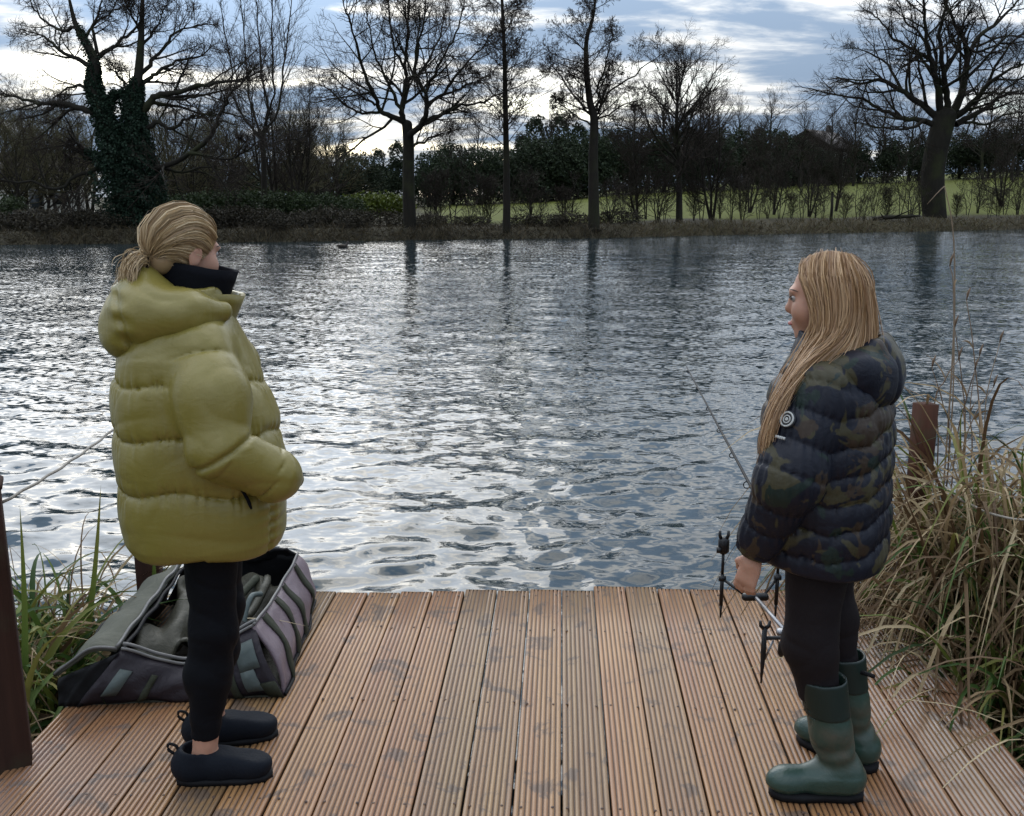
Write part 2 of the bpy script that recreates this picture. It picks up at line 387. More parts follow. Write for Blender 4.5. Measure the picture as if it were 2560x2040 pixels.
def build_jetty():
    j = empty('jetty', (-0.1, 1.5, 0))
    tag(j, 'grooved wooden jetty running out over the lake, two women standing on it', 'jetty')
    ridges = 8
    w = BW - GAP
    per = w / ridges
    prof = []; grv = []
    for i in range(ridges):
        x0 = -w / 2 + i * per
        gw = per * 0.40 if i else per * 0.12
        if i: prof += [(x0 - per * 0.07, -0.0045), (x0 + per * 0.07, -0.0045)]; grv += [1, 1]
        else: prof += [(x0, -0.005), (x0 + 0.001, -0.0015)]; grv += [0.7, 0.3]
        prof += [(x0 + per * 0.17, 0.0), (x0 + per * 0.5, 0.0006), (x0 + per * 0.83, 0.0)]; grv += [0.12, 0, 0.12]
    prof += [(w / 2 - 0.001, -0.0015), (w / 2, -0.005)]; grv += [0.3, 0.7]
    prof = np.array(prof); grv = np.array(grv, float)
    # close the section with the underside
    sec = np.vstack([prof, [(w / 2, -0.028), (-w / 2, -0.028)]]); gs = np.concatenate([grv, [1, 1]])
    g = np.random.default_rng(3)
    for n in range(22):
        xc = (XJ[n] + XJ[n + 1]) / 2
        y1 = far_edge(xc) + g.normal(0, 0.007) + (0.018 if n in (13, 14) else 0); ys = np.linspace(-1.3, y1, 14)
        bow = g.normal(0, 0.0012); zz = g.normal(0, 0.0012)
        V = []; G = []
        for k, y in enumerate(ys):
            t = k / 13
            V.append(np.stack([xc + sec[:, 0] + 0.0015 * math.sin(t * 3 + n), np.full(len(sec), y), sec[:, 1] + zz + bow * math.sin(t * 5 + n)], 1)); G.append(gs)
        V = np.vstack(V) - np.array([-0.1, 1.5, 0]); m = len(sec)
        i = np.arange(13)[:, None] * m + np.arange(m)[None]; i2 = np.arange(13)[:, None] * m + (np.arange(m)[None] + 1) % m
        F = np.stack([i, i2, i2 + m, i + m], -1).reshape(-1, 4)[:, ::-1]
        cap = [np.array([[12 * m + a, 12 * m + a + 1, 12 * m + m - 2 - 0, 12 * m + m - 1]]) for a in range(0)]
        # end cap as a fan
        c0 = len(V); V = np.vstack([V, V[13 * m:13 * m + m].mean(0)]); G.append([0.3])
        e = 13 * m + np.arange(m)
        fan = np.stack([e, np.roll(e, -1), np.full(m, c0)], 1)
        o = mk('plank', V, [F, fan], M_wood, j, smooth=False, attrs={'groove': np.concatenate(G)})
        sc_ = MB()
        for yy in (2.62, 3.22, 3.82, y1 - .06):
            for sx_ in (-.046, .046):
                c_ = (xc + sx_ + g.normal(0, .004) + .1, yy + g.normal(0, .006) - 1.5, .0022)
                a_ = np.arange(7) * 2 * np.pi / 7; ring = np.stack([np.cos(a_) * .0042, np.sin(a_) * .0042, np.zeros(7)], 1) + c_
                sc_.add(np.vstack([ring, ring - [0, 0, .006], [c_]]), [np.stack([np.arange(7), (np.arange(7) + 1) % 7, np.full(7, 14)], 1), np.stack([np.arange(7) + 7, (np.arange(7) + 1) % 7 + 7, (np.arange(7) + 1) % 7, np.arange(7)], 1)])
        sc_.build('screw', M_beam, o, smooth=False)['kind'] = 'stuff'
    # bearers under the boards and the side fascia
    for x in (-1.60, -0.6, 0.45, 1.36):
        MB().box((x + 0.1, 1.40 - 1.5, -0.115), (0.07, far_edge(x) * 2 - 2.8 - 0.12 if False else 5.3, 0.16), bev=0.004).build('bearer', M_beam, j, smooth=False)
    for x in (-1.55, 1.31):
        for y in (0.6, 2.4, 3.9):
            MB().box((x + 0.1, y - 1.5, -0.72), (0.10, 0.10, 1.05), bev=0.006).build('pile', M_beam, j, smooth=False)
build_jetty()

# ================================================================== POSTS AND ROPES
def post_material(name, c1, c2):
    m, nt, b = mat_new(name)
    tc = nd(nt, 'ShaderNodeTexCoord').outputs['Object']
    f = noise(nt, vmth(nt, 'MULTIPLY', tc, (26, 26, 2.2)), 1.0, 5, 0.62)
    g = noise(nt, tc, 5.0, 4)
    col = mixc(nt, f, c1, c2)
    col = mixc(nt, ramp(nt, g, [(0.55, 0.0), (0.75, 0.6)]), col, (0.045, 0.050, 0.028))
    setin(nt, b, Base_Color=col, Roughness=0.88, Specular_IOR_Level=0.2)
    bump(nt, b, f, 0.6, 0.006)
    return m
M_post = post_material('dark_stained_timber', (0.016, 0.008, 0.006), (0.060, 0.027, 0.018))
M_postr = post_material('red_brown_timber', (0.026, 0.011, 0.007), (0.095, 0.038, 0.022))
M_rope = simple('grey_rope', (0.26, 0.235, 0.20), 0.85, 0.2, 60)
def post(loc, h, w, rz, lean, mat, label, capped):
    p = empty('rail_post', loc, rz)
    mb = MB()
    nseg = 9
    zs = np.linspace(-1.0, h, nseg); k = w / 2; b = 0.006
    sec = np.array([(-k + b, -k), (k - b, -k), (k, -k + b), (k, k - b), (k - b, k), (-k + b, k), (-k, k - b), (-k, -k + b)])
    V = []
    for z in zs:
        t = (z + 1) / (h + 1); V.append(np.column_stack([sec * (1 + 0.01 * math.sin(z * 9)) + np.array(lean) * z, np.full(8, z)]))
    V = np.vstack(V); i = np.arange(nseg - 1)[:, None] * 8 + np.arange(8)[None]; i2 = np.arange(nseg - 1)[:, None] * 8 + (np.arange(8)[None] + 1) % 8
    F = np.stack([i, i2, i2 + 8, i + 8], -1).reshape(-1, 4)
    top = (nseg - 1) * 8
    cap = np.array([[top, top + 1, top + 2, top + 3], [top, top + 3, top + 4, top + 7], [top + 4, top + 5, top + 6, top + 7]])
    mb.add(V, [F, cap]); mb.build('shaft', mat, p, smooth=False)
    if capped:
        MB().box((lean[0] * h, lean[1] * h, h + 0.010), (w + 0.02, w + 0.02, 0.02), bev=0.006).build('cap', mat, p, smooth=False)
    tag(p, label, 'post', 'timber posts along the jetty sides')
    return p
PL_near = W(-1.535, 2.86); PL_far = W(-1.60, 4.27); PR_far = W(1.775, 4.30); PR_near = W(1.80, 2.9)
post(PL_near, 0.875, 0.105, YAW + R(24), (-0.012, 0.0), M_post, 'dark brown capped timber post beside the olive jacket woman, rope at its top', True)
post(PL_far, 0.86, 0.10, YAW + R(10), (0, 0), M_post, 'dark timber post behind the legs of the woman in olive jacket', True)
post(PR_far, 0.825, 0.080, YAW + R(14), (0, 0), M_postr, 'red brown timber post rising out of dry sedge behind camouflage jacket', False)
post(PR_near, 0.865, 0.10, YAW + R(14), (0, 0), M_postr, 'red brown timber post beyond the sedge holding the slack rope end', False)
def rope(a, b, sag, label, r=0.0048):
    t = np.linspace(0, 1, 26)[:, None]
    P = np.asarray(a) * (1 - t) + np.asarray(b) * t; P[:, 2] -= (4 * t * (1 - t))[:, 0] * sag
    P[:, 0] += 0.004 * np.sin(t[:, 0] * 40)
    o = MB().tube(P, r, 6).build('rope', M_rope)
    tag(o, label, 'rope')
rope(PL_near + [0.02, 0.055, 0.815], PL_far + [0, -0.05, 0.80], 0.02, 'thin grey rope strung between the dark posts beside the olive jacket')
rope(PR_far + [0.0, -0.055, 0.56], PR_near + [-0.0, 0.05, 0.80], 0.13, 'pale slack rope running from the red brown post over the sedge')
# ================================================================== TREES
def bark_material(name, c1, c2, moss):
    m, nt, b = mat_new(name)
    pos = nd(nt, 'ShaderNodeNewGeometry').outputs['Position']
    f = noise(nt, vmth(nt, 'MULTIPLY', pos, (7, 7, 1.6)), 1.0, 5, 0.65)
    g = noise(nt, pos, 0.9, 4)
    col = mixc(nt, f, c1, c2)
    col = mixc(nt, mth(nt, 'MULTIPLY', ramp(nt, g, [(0.5, 0.0), (0.7, 1.0)]), moss), col, (0.055, 0.070, 0.018))
    setin(nt, b, Base_Color=col, Roughness=0.9, Specular_IOR_Level=0.2)
    bump(nt, b, f, 0.8, 0.05)
    return m
M_bark = bark_material('oak_bark', (0.009, 0.008, 0.006), (0.030, 0.026, 0.019), 0.35)
M_alder = bark_material('alder_bark', (0.009, 0.008, 0.006), (0.031, 0.025, 0.019), 0.2)
M_twig = simple('twig_bark', (0.026, 0.019, 0.014), 0.85, 0.3, 0.6, spec=0.2)
M_twig2 = simple('olive_twig_bark', (0.070, 0.062, 0.030), 0.85, 0.3, 0.5, spec=0.2)
def leaf_material(name, c1, c2, rough=0.5, trans=0.25):
    m, nt, b = mat_new(name)
    rnd = nd(nt, 'ShaderNodeAttribute', attribute_name='tint').outputs['Fac']
    rn2 = nd(nt, 'ShaderNodeObjectInfo').outputs['Random']
    col = mixc(nt, rnd, c1, c2)
    col = mixc(nt, mth(nt, 'MULTIPLY', rn2, 0.35), col, (0.02, 0.02, 0.012))
    setin(nt, b, Base_Color=col, Roughness=rough, Specular_IOR_Level=0.35)
    if trans:
        t = nd(nt, 'ShaderNodeBsdfTranslucent', {'Color': col})
        mx = nd(nt, 'ShaderNodeMixShader', {0: trans, 1: b.outputs[0], 2: t.outputs[0]})
        nt.links.new(mx.outputs[0], nt.nodes['Material Output'].inputs[0])
    return m
M_ivy = leaf_material('ivy_leaf', (0.006, 0.018, 0.009), (0.014, 0.038, 0.018), 0.8, 0.10)
M_ever = leaf_material('evergreen_leaf', (0.010, 0.019, 0.008), (0.028, 0.042, 0.016), 0.85, 0.1)
M_hedge = leaf_material('hedge_leaf', (0.012, 0.024, 0.007), (0.034, 0.054, 0.013), 0.8, 0.15)
M_lime = leaf_material('yellow_green_leaf', (0.060, 0.085, 0.008), (0.120, 0.150, 0.014), 0.5, 0.25)
M_bramble = leaf_material('bramble_leaf', (0.022, 0.018, 0.012), (0.060, 0.048, 0.028), 0.8, 0.1)

def unit(v): return v / (np.linalg.norm(v, axis=-1, keepdims=True) + 1e-9)
def spawn(g, P, Rd, m, t0, t1, a0, a1, ratio, n, wander, up, rr, rmin, lmax=9e9, lmin=0.0, flat=0.0):
    """m children on each of the polylines P (B,k,3); returns their polylines and radii"""
    B, k, _ = P.shape
    L = np.linalg.norm(np.diff(P, axis=1), axis=2).sum(1)
    t = t0 + (t1 - t0) * (np.arange(m)[None] + g.random((B, m))) / m
    x = t * (k - 1); i = np.minimum(x.astype(int), k - 2); f = (x - i)[..., None]
    b = np.arange(B)[:, None]
    p = P[b, i] * (1 - f) + P[b, i + 1] * f
    T = unit(P[b, i + 1] - P[b, i])
    r0 = Rd[b, i] * (1 - f[..., 0]) + Rd[b, i + 1] * f[..., 0]
    q = g.normal(size=T.shape); q[..., 2] *= (1 - flat)
    q = unit(q - (q * T).sum(-1, keepdims=True) * T)
    a = a0 + (a1 - a0) * g.random((B, m, 1))
    d = unit(np.cos(a) * T + np.sin(a) * q)
    ln = np.clip(L[:, None] * ratio * (1.15 - 0.65 * t) * (0.6 + 0.8 * g.random((B, m))), lmin, lmax)
    p = p.reshape(-1, 3); d = d.reshape(-1, 3); ln = ln.reshape(-1, 1); r0 = r0.reshape(-1)
    out = [p]; step = ln / (n - 1)
    for s in range(n - 1):
        p = p + d * step; out.append(p)
        d = unit(d + wander * g.normal(size=d.shape) + np.array([0, 0, up]))
    Pn = np.stack(out, 1)
    rs = np.maximum(r0 * rr, rmin)
    Rn = rs[:, None] * np.linspace(1, 0.35, n)[None]; Rn = np.maximum(Rn, rmin * 0.6)
    return Pn, Rn
class Tree:
    def __init__(s, seed): s.g = np.random.default_rng(seed); s.trunk = MB(); s.crown = MB()
    def limb(s, pts, r0, r1, n=14, k=6, jit=0.0, pw=1.0):
        P = spline(pts, n); P[1:-1] += s.g.normal(size=(n - 2, 3)) * jit
        Rd = r0 + (r1 - r0) * np.linspace(0, 1, n) ** pw
        V, F = tubes(P[None], Rd[None], k); s.trunk.add(V, F)
        return P[None], Rd[None]
    def put(s, PR, k=3, to='crown'):
        V, F = tubes(PR[0], PR[1], k); getattr(s, to).add(V, F); return PR
    def build(s, name, loc, bark, twig, label, cat='tree', group=None):
        e = empty(name, loc)
        for mb, nm, mt in ((s.trunk, 'trunk', bark), (s.crown, 'crown', twig)):
            if mb.n:
                o = mb.build(nm, mt, e); o.matrix_parent_inverse = Matrix.Identity(4)
                co = np.empty(len(o.data.vertices) * 3, np.float32); o.data.vertices.foreach_get('co', co)
                co = co.reshape(-1, 3) - np.array(loc, np.float32); o.data.vertices.foreach_set('co', co.ravel()); o.data.update()
        tag(e, label, cat, group)
        return e
def cat_pr(lst):
    n = min(p.shape[1] for p, _ in lst)
    def rs(A):
        k = A.shape[1]
        if k == n: return A
        idx = np.linspace(0, k - 1, n); i = np.minimum(idx.astype(int), k - 2); f = idx - i
        f = f[None, :, None] if A.ndim == 3 else f[None, :]
        return A[:, i] * (1 - f) + A[:, i + 1] * f
    return np.concatenate([rs(p) for p, _ in lst]), np.concatenate([rs(r) for _, r in lst])

def drawn_tree(name, base, limbs, seed, bark, twig, label, style='oak', trunk_n=1, dens=1.0, depth=0.55, ts=0.6, ls=0.55):
    """limbs: (display polyline, start radius, end radius) in the tree's own upright plane, each turned out of it at random"""
    T = Tree(seed); g = T.g
    d0 = base[:2] @ cF[:2]
    Ls = []
    for li, (pts, r0, r1) in enumerate(limbs):
        pts = np.array(pts, float)
        sl = 0.0 if li < trunk_n else g.uniform(-1, 1) * depth
        run = np.concatenate([[0], np.cumsum(np.hypot(*np.diff(pts, axis=0).T))])
        W3 = []
        if li >= trunk_n:   # start at the depth of the trunk or limb it leaves
            off0 = 0.0
            for Pq, _ in Ls:
                q = Pq[0]; sc = np.linalg.norm(q - at_d(pts[0][0], pts[0][1], d0), axis=1); jj = sc.argmin()
                if sc[jj] < 1.2: off0 = q[jj] @ cF - d0
        else: off0 = 0.0
        px = 1.1874 / 2560 * d0
        for (x, y), rn in zip(pts, run): W3.append(at_d(x, y, d0 + off0 + sl * rn * px))
        W3 = np.array(W3)
        if li < trunk_n: W3[0] = base + [0, 0, -0.3]
        n = max(8, int(len(pts) * 3.2)); k_ = ts if li < trunk_n else ls; r0 *= k_; r1 = max(r1 * k_, 0.018)
        Ls.append(T.limb(W3, r0, r1, n, 8 if li < trunk_n else 6, jit=0.0 if li < trunk_n else 0.035))
    main = cat_pr(Ls[trunk_n:]) if style == 'oak' else None
    if style == 'oak' and trunk_n == 1:
        q, rq = Ls[0][0][0, -1], Ls[0][1][0, -1]; u_ = unit(q - Ls[0][0][0, -2])
        T.limb([q - u_ * .05, q + u_ * rq * .5, q + u_ * rq * .9], rq * 1.01, .02, 8, 8, pw=2.2)
    if style == 'oak':
        a = spawn(g, *main, int(9 * dens), 0.12, 1.0, R(28), R(70), 0.50, 7, 0.13, 0.06, 0.55, 0.014, lmax=4.2)
        T.put(a, 4, 'trunk')
        b = spawn(g, *a, 6, 0.15, 1.0, R(25), R(65), 0.55, 5, 0.14, 0.05, 0.6, 0.009, lmax=2.4)
        T.put(b, 3)
        tips = spawn(g, *main, 5, 0.8, 1.0, R(10), R(50), 0.25, 5, 0.15, 0.06, 0.8, 0.010, lmax=2.0); T.put(tips, 3)
        b2 = cat_pr([b, tips])
        c = spawn(g, *b2, 5, 0.1, 1.0, R(25), R(65), 0.58, 4, 0.16, 0.05, 0.7, 0.0082, lmax=1.0, lmin=0.3)
        T.put(c, 3)
        e = spawn(g, *c, 3, 0.2, 1.0, R(20), R(60), 0.66, 2, 0.15, 0.04, 0.8, 0.0068, lmax=0.65, lmin=0.2)
        T.put(e, 3)
    elif style == 'alder':
        tr = Ls[0]
        br = spawn(g, *tr, int(46 * dens), 0.36, 1.0, R(40), R(72), 0.20, 8, 0.09, 0.05, 0.22, 0.016, lmax=3.2)
        if len(Ls) > 1:
            br2 = spawn(g, *cat_pr(Ls[1:]), 9, 0.2, 1.0, R(25), R(60), 0.40, 8, 0.10, 0.05, 0.5, 0.016, lmax=2.2); br = cat_pr([br, br2])
        T.put(br, 4, 'trunk')
        b = spawn(g, *br, 9, 0.12, 1.0, R(25), R(60), 0.40, 5, 0.13, 0.03, 0.6, 0.009, lmax=1.2); T.put(b, 3)
        c = spawn(g, *b, 6, 0.1, 1.0, R(25), R(60), 0.5, 3, 0.15, 0.0, 0.7, 0.006, lmin=0.22, lmax=0.7); T.put(c, 3)
        e = spawn(g, *c, 3, 0.4, 1.0, R(20), R(70), 0.35, 2, 0.2, -0.05, 1.5, 0.010, lmin=0.10, lmax=0.22); T.put(e, 3)
    elif style == 'stems':
        m_ = cat_pr(Ls[trunk_n:])
        a = spawn(g, *m_, int(13 * dens), 0.25, 1.0, R(15), R(42), 0.30, 7, 0.08, 0.10, 0.5, 0.012, lmax=2.6); T.put(a, 4, 'trunk')
        b = spawn(g, *a, 7, 0.15, 1.0, R(15), R(45), 0.50, 5, 0.10, 0.08, 0.6, 0.008, lmax=1.6); T.put(b, 3)
        c = spawn(g, *b, 6, 0.1, 1.0, R(15), R(45), 0.55, 4, 0.12, 0.06, 0.7, 0.0055, lmin=0.25, lmax=0.9); T.put(c, 3)
    return T, T.build(name, base, bark, twig, label)

# --- five shore trees, limb by limb
BA = on_far(272, 3.0); dA = BA[:2] @ cF[:2]
limbsA = [
 ([(272, 470), (255, 380), (236, 300), (215, 235), (196, 175), (199, 130), (176, 82), (158, 48), (144, -10)], 0.95, 0.10),
 ([(283, 440), (284, 340), (283, 262), (279, 205), (290, 168), (296, 100), (299, 33), (302, -40)], 0.80, 0.10),
 ([(200, 236), (170, 230), (141, 219), (112, 216), (84, 219), (57, 209), (17, 201), (-20, 190)], 0.30, 0.05),
 ([(208, 200), (178, 182), (150, 182), (134, 190), (112, 208)], 0.16, 0.04),
 ([(190, 140), (160, 122), (134, 111), (107, 87), (85, 74), (60, 67)], 0.22, 0.04),
 ([(162, 58), (128, 64), (101, 50), (77, 27), (60, -10)], 0.16, 0.04),
 ([(205, 122), (235, 99), (262, 80), (290, 52), (300, 25)], 0.20, 0.04),
 ([(205, 112), (196, 62), (208, 20), (222, -20)], 0.15, 0.04),
 ([(292, 245), (312, 222), (329, 201), (369, 195), (437, 176), (504, 168), (554, 148)], 0.36, 0.05),
 ([(329, 203), (380, 210), (430, 200), (470, 212)], 0.15, 0.03),
 ([(300, 275), (330, 258), (350, 268), (369, 269), (396, 249), (425, 242), (453, 238)], 0.24, 0.05),
 ([(310, 360), (350, 348), (403, 322), (440, 330), (487, 334), (537, 302)], 0.26, 0.05),
 ([(403, 322), (443, 288), (460, 250), (470, 228), (484, 198), (510, 172), (537, 140)], 0.20, 0.05),
 ([(320, 345), (380, 362), (430, 352), (495, 362)], 0.16, 0.03),
 ([(240, 352), (212, 340), (181, 318), (160, 300), (148, 294), (134, 322), (142, 336)], 0.30, 0.06),
 ([(240, 350), (205, 357), (161, 372), (118, 398), (67, 383), (17, 382), (-20, 372)], 0.22, 0.04),
 ([(288, 186), (315, 165), (336, 148), (369, 131), (420, 118), (447, 94)], 0.22, 0.04),
 ([(294, 160), (318, 132), (336, 108), (369, 70), (400, 58), (437, 48)], 0.20, 0.04),
 ([(298, 96), (320, 70), (335, 45), (353, 10)], 0.14, 0.03),
 ([(297, 70), (280, 40), (268, 15), (262, -25)], 0.12, 0.03),
 ([(279, 205), (262, 180), (250, 160), (232, 145)], 0.16, 0.03),
 ([(176, 84), (200, 50), (230, 30), (245, 0)], 0.13, 0.03),
]
TA, treeA = drawn_tree('ivy_oak_tree', BA, limbsA, 21, M_bark, M_twig, 'huge bare oak with both stems wrapped in dark green ivy', trunk_n=2, dens=0.9, ts=0.55, ls=0.55)

BC = on_far(864, 1.6)
limbsC = [
 ([(866, 490), (861, 420), (860, 367), (860, 300), (857, 262)], 0.52, 0.40),
 ([(857, 268), (846, 240), (851, 206), (853, 147), (857, 92), (860, 37), (862, -30)], 0.30, 0.05),
 ([(852, 258), (826, 246), (802, 235), (787, 198), (765, 147), (750, 92), (735, 44), (721, -5)], 0.26, 0.04),
 ([(802, 236), (775, 237), (750, 235), (713, 209), (688, 184), (650, 173)], 0.14, 0.03),
 ([(790, 222), (765, 204), (728, 184), (700, 160)], 0.12, 0.03),
 ([(848, 238), (832, 205), (816, 173), (794, 129), (780, 73), (770, 10)], 0.18, 0.03),
 ([(862, 285), (880, 268), (897, 239), (897, 202), (879, 165), (875, 110), (890, 55), (897, -5)], 0.28, 0.04),
 ([(885, 265), (910, 250), (934, 239), (970, 224), (1015, 213), (1062, 195)], 0.22, 0.04),
 ([(900, 225), (941, 186), (970, 147), (1007, 110), (1037, 70)], 0.17, 0.03),
 ([(905, 215), (940, 198), (970, 184), (1000, 172), (1035, 158)], 0.14, 0.03),
 ([(897, 195), (919, 147), (948, 92), (970, 40), (978, 0)], 0.15, 0.03),
 ([(870, 308), (895, 296), (919, 284), (970, 272)], 0.14, 0.03),
 ([(879, 165), (905, 120), (930, 70), (940, 10)], 0.12, 0.03),
 ([(853, 147), (830, 100), (822, 50), (815, 0)], 0.12, 0.03),
 ([(851, 200), (872, 150), (880, 90), (884, 30)], 0.12, 0.03),
]
TC, treeC = drawn_tree('spreading_tree', BC, limbsC, 31, M_bark, M_twig, 'bare forked tree with a wide spreading crown on the far bank', dens=1.0)

BD = on_far(1066, 0.8)
limbsD = [([(1067, 498), (1067, 420), (1066, 330), (1064, 220), (1062, 110), (1057, 0), (1055, -150)], 0.27, 0.06)]
TD, treeD = drawn_tree('slender_alder_tree', BD, limbsD, 41, M_alder, M_twig, 'bare slender alder with one straight stem growing at the waterline', style='alder', dens=1.5, ts=0.72)

BE = on_far(1251, 0.9)
limbsE = [
 ([(1252, 492), (1250, 420), (1249, 330), (1251, 250), (1242, 215), (1235, 147), (1235, 84), (1250, 29), (1258, -60)], 0.40, 0.05),
 ([(1252, 252), (1262, 232), (1286, 191), (1338, 154), (1393, 114)], 0.15, 0.03),
 ([(1249, 245), (1227, 226), (1191, 176), (1154, 125)], 0.12, 0.03),
 ([(1252, 240), (1260, 215), (1261, 176), (1280, 120), (1290, 60)], 0.14, 0.03),
 ([(1252, 258), (1280, 240), (1319, 220), (1374, 205)], 0.10, 0.02),
 ([(1249, 262), (1222, 250), (1195, 232), (1165, 215)], 0.09, 0.02),
]
TE, treeE = drawn_tree('alder_tree', BE, limbsE, 51, M_alder, M_twig, 'bare alder with a thick lower stem and catkin tufts in its top', style='alder', dens=0.75, ts=0.72)

BF = on_far(1968, 4.5)
limbsF = [
 ([(1968, 440), (1964, 400), (1965, 356), (1975, 300), (1990, 245)], 0.85, 0.80),
 ([(1978, 250), (1945, 224), (1902, 195), (1854, 169), (1809, 176), (1760, 161)], 0.34, 0.05),
 ([(1965, 262), (1930, 252), (1891, 247), (1854, 229), (1816, 210), (1760, 199), (1688, 184)], 0.28, 0.04),
 ([(1984, 240), (1976, 190), (1966, 150), (1955, 105), (1947, 37), (1944, -20)], 0.36, 0.06),
 ([(1966, 135), (1929, 106), (1887, 86), (1857, 49), (1824, 22)], 0.20, 0.04),
 ([(1992, 238), (1994, 200), (1985, 142), (1977, 75), (1992, 15), (1996, -30)], 0.32, 0.05),
 ([(2004, 240), (2022, 205), (2034, 150), (2034, 94), (2007, 45), (1985, -15)], 0.40, 0.06),
 ([(2036, 130), (2060, 78), (2097, 49), (2135, 11), (2160, -20)], 0.24, 0.04),
 ([(2012, 245), (2041, 222), (2079, 180), (2116, 150), (2175, 128)], 0.32, 0.05),
 ([(2012, 262), (2037, 248), (2079, 225), (2109, 202), (2156, 195), (2225, 190)], 0.30, 0.05),
 ([(1960, 116), (1935, 70), (1905, 40), (1890, 0)], 0.15, 0.03),
 ([(2034, 100), (2062, 110), (2110, 90), (2150, 96)], 0.15, 0.03),
 ([(1985, 150), (2010, 110), (2025, 60), (2050, 10)], 0.16, 0.03),
 ([(1950, 252), (1910, 272), (1860, 268), (1800, 258)], 0.16, 0.03),
 ([(2079, 182), (2100, 130), (2140, 80), (2170, 60)], 0.15, 0.03),
 ([(1902, 196), (1870, 140), (1830, 110), (1790, 100)], 0.14, 0.03),
 ([(2020, 255), (2070, 262), (2120, 240), (2180, 236)], 0.16, 0.03),
]
TF, treeF = drawn_tree('great_oak_tree', BF, limbsF, 61, M_bark, M_twig, 'massive bare oak with a very thick trunk in front of the green field', dens=1.0, ts=0.86, ls=0.70)

BB = on_far(556, 9.0)
limbsB = [
 ([(557, 425), (556, 370), (553, 305), (552, 275)], 0.27, 0.20),
 ([(551, 296), (524, 262), (490, 201), (487, 134), (470, 50), (462, -30)], 0.13, 0.02),
 ([(553, 290), (564, 235), (551, 151), (544, 67), (537, -30)], 0.15, 0.02),
 ([(556, 285), (591, 215), (598, 134), (611, 34), (617, -30)], 0.13, 0.02),
 ([(554, 280), (575, 200), (575, 120), (572, 30), (575, -30)], 0.11, 0.02),
 ([(552, 290), (530, 230), (520, 150), (512, 60), (505, -20)], 0.11, 0.02),
 ([(556, 310), (590, 298), (630, 292), (660, 280)], 0.08, 0.02),
 ([(553, 312), (520, 300), (505, 290)], 0.07, 0.02),
]
TB_, treeB = drawn_tree('ash_tree', BB, limbsB, 71, M_alder, M_twig, 'tall bare tree with several upright thin stems behind the bank', style='stems', dens=1.0)

# ivy: clumps of small leaves round both stems of the oak
def quads_at(P, size, g, up=0.0, asp=1.3):
    n = len(P); a = unit(g.normal(size=(n, 3))); b = unit(np.cross(a, unit(g.normal(size=(n, 3)))))
    s = np.asarray(size).reshape(-1, 1) * np.ones((n, 1)); w = s / asp
    V = np.stack([P - a * s * .5, P + b * w * .5, P + a * s * .5, P - b * w * .5], 1)
    return V.reshape(-1, 3), np.arange(n * 4).reshape(-1, 4)
def build_ivy():
    g = np.random.default_rng(4); pts = []
    for pl, rad, n in (([(272, 480), (262, 400), (252, 340), (236, 290), (215, 235), (197, 180), (198, 140)], [1.15, 1.15, 1.0, 0.70, 0.50, 0.34, 0.22], 21000),
                       ([(300, 480), (296, 400), (290, 330), (284, 262), (280, 212), (290, 170)], [1.1, 1.15, 0.9, 0.62, 0.42, 0.2], 24000),
                       ([(245, 352), (212, 340), (181, 318)], [0.6, 0.4, 0.25], 1500),
                       ([(200, 132), (176, 82), (165, 60)], [0.30, 0.22, 0.12], 700),
                       ([(283, 215), (255, 196), (243, 200), (236, 212), (228, 232)], [0.4, 0.35, 0.3, 0.3, 0.3], 1600)):
        C = spline([at_d(x, y, dA) for x, y in pl], 40); rr = np.interp(np.linspace(0, 1, 40), np.linspace(0, 1, len(rad)), rad)
        t = g.random(n); k = (t * 39).astype(int); k = np.minimum(k, 38); f = (t * 39 - k)[:, None]
        c = C[k] * (1 - f) + C[k + 1] * f; r = rr[k]
        th = g.random(n) * 6.283
        lump = 0.80 + 0.28 * np.sin(th * 3 + t * 23) * np.sin(t * 31 + th) + 0.18 * np.sin(th * 7 + t * 57)
        rad_ = r * lump * (0.78 + 0.3 * g.random(n))
        pts.append(c + np.stack([np.cos(th) * rad_, np.sin(th) * rad_, g.normal(0, 0.1, n)], 1))
    Pp = np.vstack(pts)
    V, F = quads_at(Pp, g.uniform(0.07, 0.15, len(Pp)), g)
    o = mk('ivy', V - BA, F, M_ivy, treeA, smooth=False, attrs={'tint': np.repeat(g.random(len(Pp)), 4)})
    o['kind'] = 'stuff'; o['label'] = 'dark green ivy smothering the two stems'
build_ivy()

